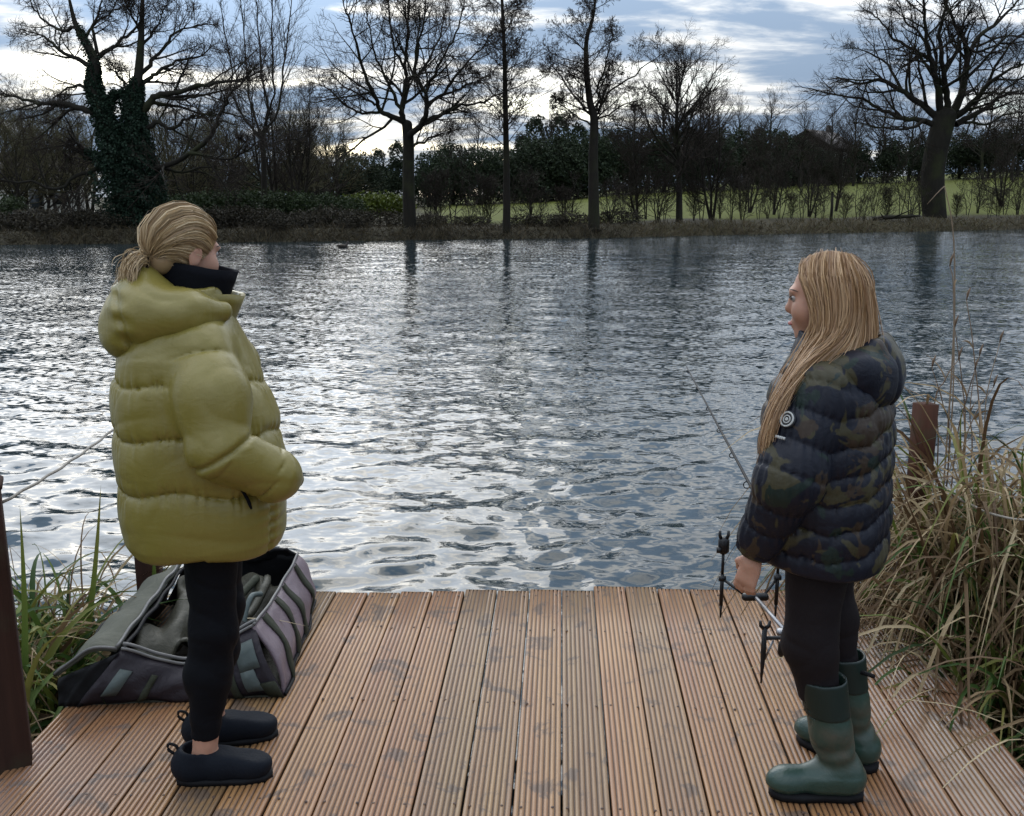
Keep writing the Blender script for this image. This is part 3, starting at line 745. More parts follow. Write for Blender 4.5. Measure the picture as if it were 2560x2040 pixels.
# --- stock of smaller plants, each copied where the photograph shows one
def bare_stock(seed, h, r, spread=0.5, stems=1, first=0.22, up=0.07, n1=22, n2=6, n3=5, n4=0):
    T = Tree(seed); g = T.g; Ls = []
    for s in range(stems):
        a = g.uniform(0, 6.28); o = np.array([math.cos(a), math.sin(a), 0]) * (0.12 * h if stems > 1 else 0.0)
        pts = [np.array([0, 0, -0.2]) + o * 0.15, np.array([0, 0, h * .3]) + o * .5 + g.normal(0, .02 * h, 3) * [1, 1, 0], np.array([0, 0, h * .65]) + o + g.normal(0, .03 * h, 3) * [1, 1, 0], np.array([0, 0, h * g.uniform(.88, 1)]) + o * 1.3]
        Ls.append(T.limb(pts, r, r * .15, 12, 6))
    m_ = cat_pr(Ls)
    a = spawn(g, *m_, n1, first, 1.0, R(28), R(62), spread, 7, 0.11, up, 0.55, 0.012); T.put(a, 4, 'trunk')
    b = spawn(g, *a, n2, 0.15, 1.0, R(22), R(58), 0.5, 5, 0.13, up, 0.6, 0.009); T.put(b, 3)
    c = spawn(g, *b, n3, 0.15, 1.0, R(22), R(58), 0.55, 4, 0.14, up * .6, 0.7, 0.0075, lmin=0.2); T.put(c, 3)
    if n4: T.put(spawn(g, *c, n4, 0.2, 1.0, R(20), R(60), 0.6, 3, 0.14, 0.03, 0.8, 0.006, lmin=0.2), 3)
    return T
def leafy_stock(seed, blobs, n, size, conic=0.0):
    g = np.random.default_rng(seed); pts = []
    vol = np.array([b[3] * b[4] * b[5] for b in blobs]) ** (2 / 3); cnt = (n * vol / vol.sum()).astype(int)
    for (x, y, z, rx, ry, rz), c in zip(blobs, cnt):
        d = unit(g.normal(size=(c, 3))); th = np.arctan2(d[:, 1], d[:, 0])
        lump = 0.86 + 0.16 * np.sin(th * 4 + z * 3 + d[:, 2] * 5) + 0.12 * np.sin(th * 9 + d[:, 2] * 13 + x)
        r = lump * (0.55 + 0.5 * g.random(c) ** 0.5)
        if conic: r = r * (1 - conic * np.clip(d[:, 2], -0.5, 1))
        pts.append(np.array([x, y, z]) + d * np.array([rx, ry, rz]) * r[:, None])
    P = np.vstack(pts); P[:, 2] = np.maximum(P[:, 2], 0.02)
    V, F = quads_at(P, g.uniform(size * .6, size * 1.4, len(P)), g)
    return V, F, np.repeat(g.random(len(P)), 4)
def place(src, first, px, s, scale=1.0, rz=None, z=None):
    o = src if first else copy_tree(src)
    p = on_far(px, s); o.location = tuple(p if z is None else (p[0], p[1], z))
    o.rotation_euler = (0, 0, random.uniform(0, 6.28) if rz is None else rz)
    o.scale = (scale if isinstance(scale, tuple) else (scale,) * 3)
    return o
def stock_tree(T, name, bark, twig): return T.build(name, np.zeros(3), bark, twig, None, None, None)
MARKS = [(272, 'ivy oak'), (556, 'thin-stemmed ash'), (864, 'forked tree'), (1066, 'slender alder'), (1251, 'thick alder'), (1430, 'round-crowned tree'), (1748, 'dark stake'), (1968, 'great oak')]
def whereabouts(px):
    for a, n in MARKS:
        if abs(px - a) < 26: return 'in line with the ' + n
    if px < MARKS[0][0]: return 'on the open side of the ivy oak'
    if px > MARKS[-1][0]: return 'on the field side of the great oak'
    for (a, n), (b, m) in zip(MARKS, MARKS[1:]):
        if a < px < b: return 'between the %s and the %s' % (n, m)
def spread_copies(src, items, label, cat, group):
    for i, (px, s, sc) in enumerate(items):
        tag(place(src, i == 0, px, s, sc), label + ', ' + whereabouts(px), cat, group)
def leafy_thing(name, seed, blobs, n, size, mat, stem_r=0.12, stem_h=1.0, conic=0.0):
    e = empty(name); V, F, t = leafy_stock(seed, blobs, n, size, conic)
    mk('crown', V, F, mat, e, smooth=False, attrs={'tint': t})
    MB().tube([(0, 0, -0.3), (0.02, 0, stem_h * .5), (0, 0.02, stem_h)], [stem_r, stem_r * .8, stem_r * .4], 6, cap=False).build('trunk', M_bark, e)
    return e

# round bare tree beside the hedge, drawn at its place
tag(place(stock_tree(bare_stock(81, 8.8, 0.20, 0.46, 1, 0.26, 0.10, 40, 8, 6, 3), 'field_tree', M_bark, M_twig), True, 1430, 3.2, 1.0),
    'bare round-crowned tree standing on the bank before the green field', 'tree')
# far bare trees behind the field and on the left
far1 = stock_tree(bare_stock(82, 11, 0.22, 0.42, 1, 0.25, 0.08, 30, 7, 5, 3), 'winter_tree', M_bark, M_twig)
g_ = np.random.default_rng(8)
spread_copies(far1, [(1330, 62, 0.95), (1395, 66, 1.1), (1480, 60, 1.05), (1545, 70, 0.9), (1612, 64, 0.95), (1680, 62, .8), (1738, 70, 0.85), (1790, 60, 0.9), (1850, 66, 0.95),
                     (1905, 70, 1.0), (2060, 66, 1.05), (2120, 62, 1.0), (2160, 70, 1.0), (1270, 70, .9), (1010, 66, 0.8), (950, 70, .75), (2230, 66, 1.1), (1160, 62, .8)],
              'bare winter tree beyond the field', 'tree', 'bare trees beyond the field')
far2 = stock_tree(bare_stock(83, 7.0, 0.13, 0.50, 2, 0.12, 0.06, 22, 7, 5, 2), 'thicket_tree', M_alder, M_twig2)
spread_copies(far2, [(-60, 14, 0.9), (-15, 22, 1.0), (30, 12, 0.75), (60, 26, 1.0), (95, 16, 0.8), (128, 24, 1.0), (160, 13, .72), (190, 28, 1.0), (340, 17, .8), (372, 26, 1.0), (405, 20, .75), (440, 30, .95),
                     (470, 24, .8), (505, 34, 1.0), (600, 28, .9), (640, 22, .85), (668, 34, 1.0), (700, 30, .9), (-110, 20, 1.0)],
              'low olive-twigged bare thicket tree', 'tree', 'thicket trees by the ivy oak')
far3 = stock_tree(bare_stock(84, 8.5, 0.11, 0.36, 3, 0.15, 0.12, 18, 6, 5, 2), 'coppice_tree', M_alder, M_twig)
spread_copies(far3, [(1500, 4.5, .78), (1345, 7, .62), (1575, 12, .62), (1625, 9, .5), (1700, 8, .55), (1755, 12, .6), (2105, 14, .7), (625, 14, .85), (585, 17, 1.0)],
              'small many-stemmed bare bank tree', 'tree', 'coppiced trees along the far bank')
# evergreens and shrubs
con = leafy_thing('conifer_tree', 91, [(0, 0, 2.4, 2.3, 2.3, 2.4), (0.4, 0.2, 5.0, 1.9, 1.9, 2.6), (0, 0, 7.6, 1.3, 1.3, 2.4), (-.8, .4, 3.6, 1.6, 1.6, 2)], 9000, 0.24, M_ever, 0.2, 6.0, 0.35)
spread_copies(con, [(1128, 66, 1.0), (1176, 70, 1.02), (1215, 66, .86), (1100, 72, .82), (840, 58, .68), (800, 60, .62), (726, 52, .6), (1590, 74, .8), (1640, 70, .74), (1455, 72, .78)],
              'dark pointed conifer in the far wood', 'tree', 'conifers in the far wood')
ev = leafy_thing('evergreen_tree', 92, [(0, 0, 2.2, 3.2, 2.8, 2.4), (1.8, .4, 3.6, 2.2, 2.2, 2.2), (-1.9, 0, 3.4, 2.1, 2.2, 2.1), (.2, .2, 4.9, 2.3, 2.2, 2.2)], 11000, 0.24, M_ever, 0.25, 4.0)
spread_copies(ev, [(760, 50, .72), (905, 56, .78), (955, 62, .9), (1010, 60, .85), (1062, 64, .85), (1120, 60, .95), (1180, 62, 1.0), (1245, 62, .98), (1300, 66, 1.05), (1362, 64, 1.02), (1425, 66, 1.08), (1490, 64, 1.0), (1550, 68, 1.0),
                   (1610, 64, .98), (1665, 68, .92), (1800, 70, .78), (1860, 66, .82), (1925, 70, .85), (2010, 72, .9), (2070, 70, .92), (2130, 72, 1.0), (2190, 72, 1.0), (670, 48, .66), (600, 50, .62), (520, 48, .6), (450, 50, .62), (380, 46, .6), (1745, 66, .6)],
              'dark rounded evergreen in the far wood', 'tree', 'evergreens in the far wood')
hd = leafy_thing('hedge_shrub', 93, [(0, 0, .75, 1.7, .8, .95), (1.1, .1, .7, 1.0, .8, .85), (-1.2, 0, .7, 1.0, .8, .9)], 4200, 0.12, M_hedge, 0.08, 1.0)
spread_copies(hd, [(355, 10, .95), (400, 9, 1.0), (448, 10, .98), (495, 9, 1.05), (545, 10, 1.05), (592, 9, .98), (640, 10, 1.0), (690, 9, .98), (735, 8, .9), (30, 8, .9), (320, 8, .8)],
              'dark green hedge shrub', 'shrub', 'hedge along the far bank')
lm = leafy_thing('yellow_shrub', 94, [(0, 0, .8, 1.3, .9, .75), (.9, .1, .8, 1.0, .8, .7), (-.9, 0, .7, .9, .8, .7)], 2200, 0.15, M_lime, 0.08, 1.0)
spread_copies(lm, [(770, 13, 1.0), (812, 14, 1.05)], 'yellow-green shrub above the bank', 'shrub', 'yellow-green shrubs')
br = leafy_thing('bramble_bush', 95, [(0, 0, .4, 1.4, .8, .6), (1.0, .1, .4, .9, .7, .5), (-1.1, 0, .35, .9, .7, .5)], 2400, 0.10, M_bramble, 0.05, 0.5)
spread_copies(br, [(x, 2.0 + 1.8 * abs(math.sin(x)), (0.75 if x < 880 else 0.42) + 0.35 * abs(math.sin(x * 1.7))) for x in (-30, 20, 75, 130, 185, 235, 320, 370, 420, 470, 520, 575, 630, 690, 745, 800, 905, 950, 1000, 1100, 1150, 1200, 1300)],
              'low brown bramble bush', 'shrub', 'brambles on the far bank')
# thin hedge saplings standing against the field
xs = [905, 925, 948, 985, 1012, 1035, 1090, 1118, 1140, 1178, 1205, 1282, 1308, 1335, 1362, 1385, 1400, 1460, 1480, 1512, 1540, 1562, 1590, 1612, 1640, 1668, 1690, 1715, 1735, 1775, 1800, 1822, 1845, 1868, 1890, 1915, 1935, 2012, 2035, 2052, 2078, 2095, 2118, 2140, 2158]
for v_, (h_, n_, st_, u_) in enumerate(((2.6, 12, 3, .12), (2.0, 16, 4, .08), (3.3, 11, 2, .16), (1.9, 12, 3, .05))):
    sap = stock_tree(bare_stock(85 + v_ * 7, h_, 0.022 + .004 * v_, 0.42, st_, 0.10, u_, n_, 4, 3), 'hedge_sapling', M_bark, M_twig)
    spread_copies(sap, [(x + g_.uniform(-7, 7), g_.uniform(2.4, 7.5), g_.uniform(.6, 1.35)) for x in xs[v_::4]],
                  ('thin leafless hedge sapling', 'twiggy spreading hedge sapling', 'tall slim hedge sapling', 'short crooked leafless hedge sapling')[v_], 'sapling', 'saplings along the field edge')
# fringe of dead reeds and grass on the far waterline
def ribbons(base, tip, w, g, n=4, bend=0.25, curl=None):
    """B tapering blades from base to tip (B,3), facing at random; returns verts, faces, count of verts per blade"""
    B = len(base); t = np.linspace(0, 1, n)[None, :, None]
    ax = tip - base; L = np.linalg.norm(ax, axis=1, keepdims=True)
    side = unit(np.cross(ax, g.normal(size=ax.shape))); bd = unit(np.cross(side, ax)) * L * bend * g.normal(size=(B, 1))
    c = base[:, None] + ax[:, None] * t + bd[:, None] * (4 * t * (1 - t) if curl is None else t ** 2)
    ww = np.asarray(w).reshape(-1, 1, 1) * np.array([1.0] + [1.0 - 0.85 * (k / (n - 1)) ** 2 for k in range(1, n)])[None, :, None]
    V = np.stack([c - side[:, None] * ww * .5, c + side[:, None] * ww * .5], 2).reshape(-1, 3)
    i = np.arange(B)[:, None] * 2 * n + np.arange(n - 1)[None] * 2
    F = np.stack([i, i + 1, i + 3, i + 2], -1).reshape(-1, 4)
    return V, F
M_reed = None
def reed_material(name, cols):
    m, nt, b = mat_new(name)
    t = nd(nt, 'ShaderNodeAttribute', attribute_name='tint').outputs['Fac']
    col = ramp(nt, t, [(i / (len(cols) - 1), c) for i, c in enumerate(cols)])
    pos = nd(nt, 'ShaderNodeNewGeometry').outputs['Position']
    col = mixc(nt, mth(nt, 'MULTIPLY', noise(nt, pos, 18.0, 3), 0.35), col, (0.05, 0.035, 0.02))
    setin(nt, b, Base_Color=col, Roughness=0.6, Specular_IOR_Level=0.3)
    tr = nd(nt, 'ShaderNodeBsdfTranslucent', {'Color': col})
    mx = nd(nt, 'ShaderNodeMixShader', {0: 0.25, 1: b.outputs[0], 2: tr.outputs[0]})
    nt.links.new(mx.outputs[0], nt.nodes['Material Output'].inputs[0])
    return m
M_reed = reed_material('dead_reed', [(0.030, 0.025, 0.014), (0.070, 0.055, 0.030), (0.160, 0.125, 0.070), (0.075, 0.082, 0.022)])
def far_reeds():
    g = np.random.default_rng(6); n = 12000
    az = g.uniform(-0.62, 0.60, n); px = 1078 + az * 2156
    k = np.tan(np.arctan(az) - YAW); x = k * 48.0
    for _ in range(12): x = k * shore(x)
    s = np.abs(g.normal(0, 1.3, n)) - 0.25; x = x + g.normal(0, .2, n)
    y = shore(x) + s; z = np.maximum(tz(x, y), -0.55)
    patch = 0.6 + 0.4 * np.sin(x * 1.3) * np.sin(x * 0.37 + 1)
    h = g.uniform(0.12, 0.42, n) * (0.35 + patch * .9)
    base = np.stack([x, y, z - 0.02], 1); tip = base + np.stack([g.normal(0, .22, n), g.normal(0, .12, n), h], 1)
    V, F = ribbons(base, tip, g.uniform(0.02, 0.05, n), g, 3)
    tint = np.clip(g.random(n) * .75 + np.where(az > 0.12, .12, -.25) + .15 * (g.random(n) > .9), 0, 1)
    o = mk('reeds', V, F, M_reed, smooth=False, attrs={'tint': np.repeat(tint, 6)})
    tag(o, 'fringe of dead brown reeds along the far waterline', 'reeds', kind='stuff')
far_reeds()

# ---- small things on the far side
M_plaster = simple('cream_render', (0.52, 0.50, 0.44), 0.9, 0.12, 1.2)
M_tile = simple('dark_roof_tile', (0.060, 0.050, 0.046), 0.8, 0.3, 2.0, 0.5, 6.0)
M_glassd = simple('window_glass', (0.02, 0.025, 0.03), 0.1, 0.1, 2.0)
M_frame = simple('white_window_frame', (0.65, 0.65, 0.62), 0.6, 0.1, 4.0)
def house(px, s, L, Dp, H, rise, rz, label, wallm):
    p = on_far(px, s); h = empty('house', p - [0, 0, 0.15], rz)
    x, y = L / 2, Dp / 2
    V = [(-x, -y, 0), (x, -y, 0), (x, y, 0), (-x, y, 0), (-x, -y, H), (x, -y, H), (x, y, H), (-x, y, H), (-x, 0, H + rise), (x, 0, H + rise)]
    F4 = np.array([[0, 1, 5, 4], [2, 3, 7, 6], [1, 2, 6, 5], [3, 0, 4, 7]]); F3 = np.array([[5, 6, 9], [7, 4, 8]])
    mk('wall', np.array(V, float), [F4, F3], wallm, h, smooth=False)
    o = .35; mb = MB()
    for sg in (-1, 1):
        sl = rise / y; e = y + o
        q = np.array([(-x - o, sg * e, H - sl * o), (x + o, sg * e, H - sl * o), (x + o, 0, H + rise), (-x - o, 0, H + rise)])
        mb.add(np.vstack([q + [0, 0, .03], q + [0, 0, .16]]), [np.array([[0, 1, 2, 3], [7, 6, 5, 4], [0, 4, 5, 1], [2, 6, 7, 3], [1, 5, 6, 2], [3, 7, 4, 0]])])
    rf = mb.build('roof', M_tile, h, smooth=False)
    MB().box((x * .6, 0, H + rise + .35), (.5, .6, 1.2), bev=.03).build('chimney', M_tile, rf, smooth=False)
    for wx in np.linspace(-x * .65, x * .65, 3):
        for wz in ([H * .3, H * .75] if H > 4 else [H * .5]):
            w = MB().box((wx, -y - .01, wz), (1.1, .10, 1.15), bev=.02).build('window', M_frame, h, smooth=False)
            MB().box((wx, -y - .055, wz), (.9, .04, .95)).build('pane', M_glassd, w, smooth=False)
    MB().box((x * .3, -y - .01, 1.0), (.95, .09, 2.0), bev=.02).build('door', M_glassd, h, smooth=False)
    tag(h, label, 'house')
house(58, 36, 9, 6, 2.6, 1.8, YAW + .25, 'cream cottage glimpsed through the thicket beside the ivy oak', M_plaster)
house(1716, 78, 9, 7, 4.6, 2.2, YAW + .9, 'dark gabled house roof showing in the wood beyond the field', M_bark)
# fallen branch on the bank, stake at the water, rail, duck
def fallen_log():
    g = np.random.default_rng(2); p = on_far(1885, 1.8)
    e = empty('fallen_branch', p)
    MB().tube([(-1.3, 0, .12), (-.5, .1, .22), (.3, 0, .26), (1.3, -.1, .32)], [.10, .12, .10, .05], 7).build('trunk', M_alder, e)
    for a in ([(-.2, 0, .2), (.4, -.2, .5), (.9, -.3, .75)], [(.3, 0, .25), (.9, .2, .38), (1.4, .3, .3)], [(-.7, 0, .2), (-1.0, -.2, .55)]):
        MB().tube(a, np.linspace(.05, .015, len(a)), 5).build('branch', M_alder, e)
    tag(e, 'fallen grey branch lying on the bank near the great oak', 'branch')
fallen_log()
def stake():
    p = on_far(1748, 2.2); e = empty('wooden_stake', p)
    MB().tube([(0, 0, -.2), (.02, 0, .7), (.0, .02, 1.55)], [.085, .08, .07], 7).build('shaft', M_bark, e)
    MB().box((0, 0, 1.56), (.20, .20, .05), bev=.015).build('cap', M_bark, e, smooth=False)
    tag(e, 'dark upright wooden stake on the bank in front of the field', 'stake')
stake()
# ================================================================== PEOPLE: implicit shapes turned into smooth meshes
f32 = np.float32
def smin(a, b, k):
    h = np.clip(0.5 + 0.5 * (b - a) / k, 0, 1); return b * (1 - h) + a * h - k * h * (1 - h)
def smax(a, b, k): return -smin(-a, -b, k)
def cone(p, a, b, ra, rb):
    a = np.array(a, f32); b = np.array(b, f32); ba = b - a; pa = p - a
    h = np.clip(pa @ ba / (ba @ ba), 0, 1)
    return np.linalg.norm(pa - h[:, None] * ba, axis=1) - (ra + (rb - ra) * h)
def chain(p, pts, rs, k=0.02):
    d = None
    for i in range(len(pts) - 1):
        e = cone(p, pts[i], pts[i + 1], rs[i], rs[i + 1]); d = e if d is None else smin(d, e, k)
    return d
def ell(p, c, r, rot=None):
    q = p - np.array(c, f32)
    if rot is not None: q = q @ np.array(rot, f32)
    r = np.array(r, f32); k0 = np.linalg.norm(q / r, axis=1); k1 = np.linalg.norm(q / (r * r), axis=1) + 1e-6
    return k0 * (k0 - 1) / k1
def rotm(ax, deg): return np.array(Matrix.Rotation(R(deg), 3, ax))
def wob(p, s, seed=0.0):
    x, y, z = p[:, 0] * s + seed, p[:, 1] * s + seed * 1.7, p[:, 2] * s - seed
    return (np.sin(x * 1.3 + 1.7 * np.sin(y * 0.9 + z)) + np.sin(y * 1.7 + 1.3 * np.sin(z * 1.1 + x)) + np.sin(z * 1.5 + 1.5 * np.sin(x * 0.8 - y))) / 3
def net(f, lo, hi, h, safe=1.7):
    """surface-nets mesh of f<0; blocks far from the surface are skipped"""
    lo = np.array(lo, float); Bk = 12
    n = np.ceil((np.array(hi) - lo) / h / Bk).astype(int) * Bk
    nb = n // Bk
    bi = np.stack(np.meshgrid(*[np.arange(k) for k in nb], indexing='ij'), -1).reshape(-1, 3)
    c = lo + (bi * Bk + (Bk - 1) / 2) * h
    dc = f(c.astype(f32)); act = np.abs(dc) < Bk * h * 0.87 * safe
    G = np.repeat(np.repeat(np.repeat(dc.reshape(nb), Bk, 0), Bk, 1), Bk, 2).astype(f32)
    off = np.stack(np.meshgrid(*[np.arange(Bk)] * 3, indexing='ij'), -1).reshape(-1, 3)
    bs = bi[act]
    for s in range(0, len(bs), 200):
        idx = (bs[s:s + 200, None] * Bk + off[None]).reshape(-1, 3)
        G[idx[:, 0], idx[:, 1], idx[:, 2]] = f((lo + idx * h).astype(f32))
    S = G < 0
    m = np.zeros(tuple(n - 1), np.uint8)
    for dx in (0, 1):
        for dy in (0, 1):
            for dz in (0, 1): m += S[dx:n[0] - 1 + dx, dy:n[1] - 1 + dy, dz:n[2] - 1 + dz]
    cell = np.argwhere((m > 0) & (m < 8))
    cid = -np.ones(tuple(n - 1), np.int32); cid[tuple(cell.T)] = np.arange(len(cell))
    acc = np.zeros((len(cell), 3)); cnt = np.zeros(len(cell))
    cor = [(a, b, c_) for a in (0, 1) for b in (0, 1) for c_ in (0, 1)]
    for i, A in enumerate(cor):
        for B_ in cor[i + 1:]:
            if sum(abs(np.array(A) - B_)) != 1: continue
            va = G[tuple((cell + A).T)]; vb = G[tuple((cell + B_).T)]; w = (va < 0) != (vb < 0)
            t = np.where(w, va / np.where(w, va - vb, 1), 0)[:, None]
            acc += np.where(w[:, None], cell + np.array(A) * (1 - t) + np.array(B_) * t, 0); cnt += w
    V = lo + acc / cnt[:, None] * h
    Q = []
    for ax in range(3):
        u, v = (ax + 1) % 3, (ax + 2) % 3
        sl0 = [slice(None)] * 3; sl1 = [slice(None)] * 3; sl0[ax] = slice(0, -1); sl1[ax] = slice(1, None)
        a, b = S[tuple(sl0)], S[tuple(sl1)]
        e = np.argwhere(a != b); e = e[(e[:, u] > 0) & (e[:, v] > 0) & (e[:, u] < n[u] - 1) & (e[:, v] < n[v] - 1)]
        ins = a[tuple(e.T)]
        q = []
        for du, dv in ((-1, -1), (0, -1), (0, 0), (-1, 0)):
            o = e.copy(); o[:, u] += du; o[:, v] += dv; q.append(cid[tuple(o.T)])
        q = np.stack(q, 1); q[~ins] = q[~ins][:, ::-1]; Q.append(q)
    Q = np.vstack(Q); Q = Q[(Q >= 0).all(1)]
    return V, Q
def sdf_obj(name, f, lo, hi, h, mat, parent, smooth_it=2, **kw):
    V, Q = net(f, lo, hi, h, **kw)
    for _ in range(smooth_it):   # light relaxation
        A = np.zeros_like(V); c = np.zeros(len(V))
        for i in range(4):
            for j in ((i + 1) % 4, (i - 1) % 4):
                np.add.at(A, Q[:, i], V[Q[:, j]]); np.add.at(c, Q[:, i], 1)
        V = V * 0.5 + 0.5 * A / np.maximum(c, 1)[:, None]
    return mk(name, V, Q, mat, parent)
def loft(p, zk, cx, ax, ay, pw=2.3, cy=None):
    """upright tube whose centre and half-axes are given at heights zk"""
    z = p[:, 2]; a = np.interp(z, zk, ax); b = np.interp(z, zk, ay); c = np.interp(z, zk, cx)
    q0 = (p[:, 0] - c) / a; q1 = (p[:, 1] - (0 if cy is None else np.interp(z, zk, cy))) / b
    r = (np.abs(q0) ** pw + np.abs(q1) ** pw) ** (1 / pw) + 1e-5
    g = np.sqrt((q0 / a) ** 2 + (q1 / b) ** 2) / np.sqrt(q0 ** 2 + q1 ** 2 + 1e-9)
    return np.maximum((r - 1) / g, np.maximum(zk[0] - z, z - zk[-1])), np.arctan2(q1, q0)
def puff(u, seams, A, pw=0.5):
    """quilted bulge between consecutive seams; returns bulge and nearness to a seam"""
    s = np.asarray(seams); i = np.clip(np.searchsorted(s, u) - 1, 0, len(s) - 2)
    w = s[i + 1] - s[i]; t = np.clip((u - s[i]) / w, 0, 1)
    return A * (4 * t * (1 - t)) ** pw, np.exp(-np.minimum(t, 1 - t) * w / 0.022)

# ---- materials of clothes and skin
def cloth(name, c, rough=0.45, sheen=0.0, wrinkle=0.25, wscale=14.0, spec=0.4, stretch=(1, 1, 1), pleat=0.0):
    m, nt, b = mat_new(name)
    tc = nd(nt, 'ShaderNodeTexCoord').outputs['Object']
    f = noise(nt, tc, 5.0, 4); lo = tuple(x * .85 for x in c); hi = tuple(min(1, x * 1.15) for x in c)
    setin(nt, b, Base_Color=mixc(nt, f, lo, hi), Roughness=rough, Specular_IOR_Level=spec, Sheen_Weight=sheen)
    w = noise(nt, vmth(nt, 'MULTIPLY', tc, stretch), wscale, 5, 0.6, 0.6)
    if pleat: w = mth(nt, 'ADD', w, mth(nt, 'MULTIPLY', noise(nt, vmth(nt, 'MULTIPLY', tc, (38, 38, 7)), 1.0, 3, 0.55, 0.4), pleat))
    bump(nt, b, w, wrinkle, 0.02)
    return m
M_olive = cloth('olive_nylon', (0.198, 0.160, 0.034), 0.35, 0.0, 0.15, 10.0, 0.5, (1, 1, 2.0), 0.6)
M_black = cloth('black_knit', (0.004, 0.0045, 0.007), 0.8, 0.0, 0.2, 40.0, 0.12)
M_legg = cloth('black_leggings', (0.0035, 0.004, 0.006), 0.7, 0.0, 0.25, 16.0, 0.12)
M_legg2 = cloth('charcoal_leggings', (0.012, 0.009, 0.010), 0.7, 0.0, 0.25, 16.0, 0.15)
M_shoe = cloth('navy_black_suede', (0.0045, 0.0065, 0.011), 0.75, 0.0, 0.15, 60.0, 0.18)
M_sole = cloth('black_sole', (0.006, 0.006, 0.007), 0.7, 0, .1, 50, .2)
M_welly = cloth('green_rubber', (0.024, 0.050, 0.038), 0.36, 0.0, 0.25, 12.0, 0.45)
M_wellyd = cloth('dark_green_band', (0.007, 0.017, 0.014), 0.45, 0.0, 0.1, 9.0, 0.4)
def muddy(m):
    nt = m.node_tree; b = nt.nodes['Principled BSDF']; tc = nd(nt, 'ShaderNodeTexCoord').outputs['Object']
    z = nd(nt, 'ShaderNodeSeparateXYZ', {0: tc}).outputs[2]
    band = ramp(nt, mth(nt, 'MULTIPLY', z, 2.6), [(0.24, 0.0), (0.36, 0.75), (0.55, 0.75), (0.64, 0.0)])
    f = mth(nt, 'MULTIPLY', band, ramp(nt, noise(nt, tc, 22.0, 5), [(0.35, 0.15), (0.65, 1.0)]))
    old = b.inputs['Base Color'].links[0].from_socket
    setin(nt, b, Base_Color=mixc(nt, f, old, (0.080, 0.062, 0.040)), Roughness=mth(nt, 'ADD', 0.34, mth(nt, 'MULTIPLY', f, 0.4)))
muddy(M_welly)
def camo_material():
    m, nt, b = mat_new('camouflage_nylon')
    tc = nd(nt, 'ShaderNodeTexCoord').outputs['Object']
    a = noise(nt, tc, 9.0, 3, 0.5, 0.9); c = noise(nt, vmth(nt, 'ADD', tc, (3.1, 7.7, 1.3)), 10.0, 3, 0.5, 0.9); d = noise(nt, vmth(nt, 'ADD', tc, (9.1, 2.7, 5.3)), 8.0, 3, 0.5, 0.9)
    col = mixc(nt, ramp(nt, a, [(0.545, 0.0), (0.565, 1.0)]), (0.0055, 0.0068, 0.0145), (0.046, 0.040, 0.020))
    col = mixc(nt, ramp(nt, c, [(0.585, 0.0), (0.605, 1.0)]), col, (0.036, 0.024, 0.016))
    col = mixc(nt, ramp(nt, d, [(0.60, 0.0), (0.62, 1.0)]), col, (0.009, 0.019, 0.016))
    setin(nt, b, Base_Color=col, Roughness=0.50, Specular_IOR_Level=0.30)
    bump(nt, b, noise(nt, tc, 16.0, 5, 0.6, 0.6), 0.3, 0.02)
    return m
M_camo = camo_material()
def skin_material():
    m, nt, b = mat_new('skin')
    tc = nd(nt, 'ShaderNodeTexCoord').outputs['Object']
    f = noise(nt, tc, 30.0, 4)
    setin(nt, b, Base_Color=mixc(nt, f, (0.34, 0.170, 0.112), (0.50, 0.280, 0.195)), Roughness=0.5, Subsurface_Weight=0.15, Subsurface_Radius=(0.012, 0.005, 0.003), Specular_IOR_Level=0.4)
    return m
M_skin = skin_material()
M_lip = simple('lip', (0.38, 0.13, 0.11), 0.45, 0.1)
M_dark = simple('lash_dark', (0.05, 0.03, 0.02), 0.6, 0.2)
M_eyew = simple('eye_white', (0.30, 0.27, 0.25), 0.25, 0.05)
def hair_material(name, cols):
    m, nt, b = mat_new(name)
    t = nd(nt, 'ShaderNodeAttribute', attribute_name='tint').outputs['Fac']
    setin(nt, b, Base_Color=ramp(nt, t, [(i / (len(cols) - 1), c) for i, c in enumerate(cols)]), Roughness=0.38, Specular_IOR_Level=0.5)
    return m
M_hairL = hair_material('ash_blonde_hair', [(0.13, 0.078, 0.040), (0.30, 0.200, 0.108), (0.50, 0.365, 0.205), (0.72, 0.58, 0.36)])
M_hairR = hair_material('honey_blonde_hair', [(0.11, 0.056, 0.028), (0.27, 0.150, 0.074), (0.46, 0.290, 0.150), (0.74, 0.53, 0.30)])

def head_sdf(p):
    """skin of a head; origin at its centre, x towards the face"""
    d = ell(p, (-.012, 0, .030), (.096, .075, .086))
    d = smin(d, ell(p, (.030, 0, -.042), (.060, .056, .074)), .035)
    d = smin(d, ell(p, (.062, 0, -.098), (.024, .026, .020)), .03)
    for s in (-1, 1):
        d = smin(d, ell(p, (.058, s * .040, -.030), (.026, .022, .026)), .03)
        d = smax(d, -ell(p, (.098, s * .032, .008), (.018, .018, .011)), .012)
        d = smin(d, ell(p, (-.008, s * .076, -.012), (.021, .009, .033), rotm('Y', 12)), .008)
        d = smax(d, -ell(p, (-.001, s * .087, -.008), (.012, .008, .020)), .005)
    d = smin(d, ell(p, (.080, 0, .026), (.018, .046, .011)), .018)
    d = smin(d, chain(p, [(.088, 0, .014), (.1035, 0, -.022), (.099, 0, -.032)], [.006, .0085, .0065], .008), .014)
    d = smin(d, ell(p, (.088, 0, -.060), (.011, .022, .007)), .008)
    d = smin(d, ell(p, (.084, 0, -.073), (.012, .020, .008)), .008)
    return d
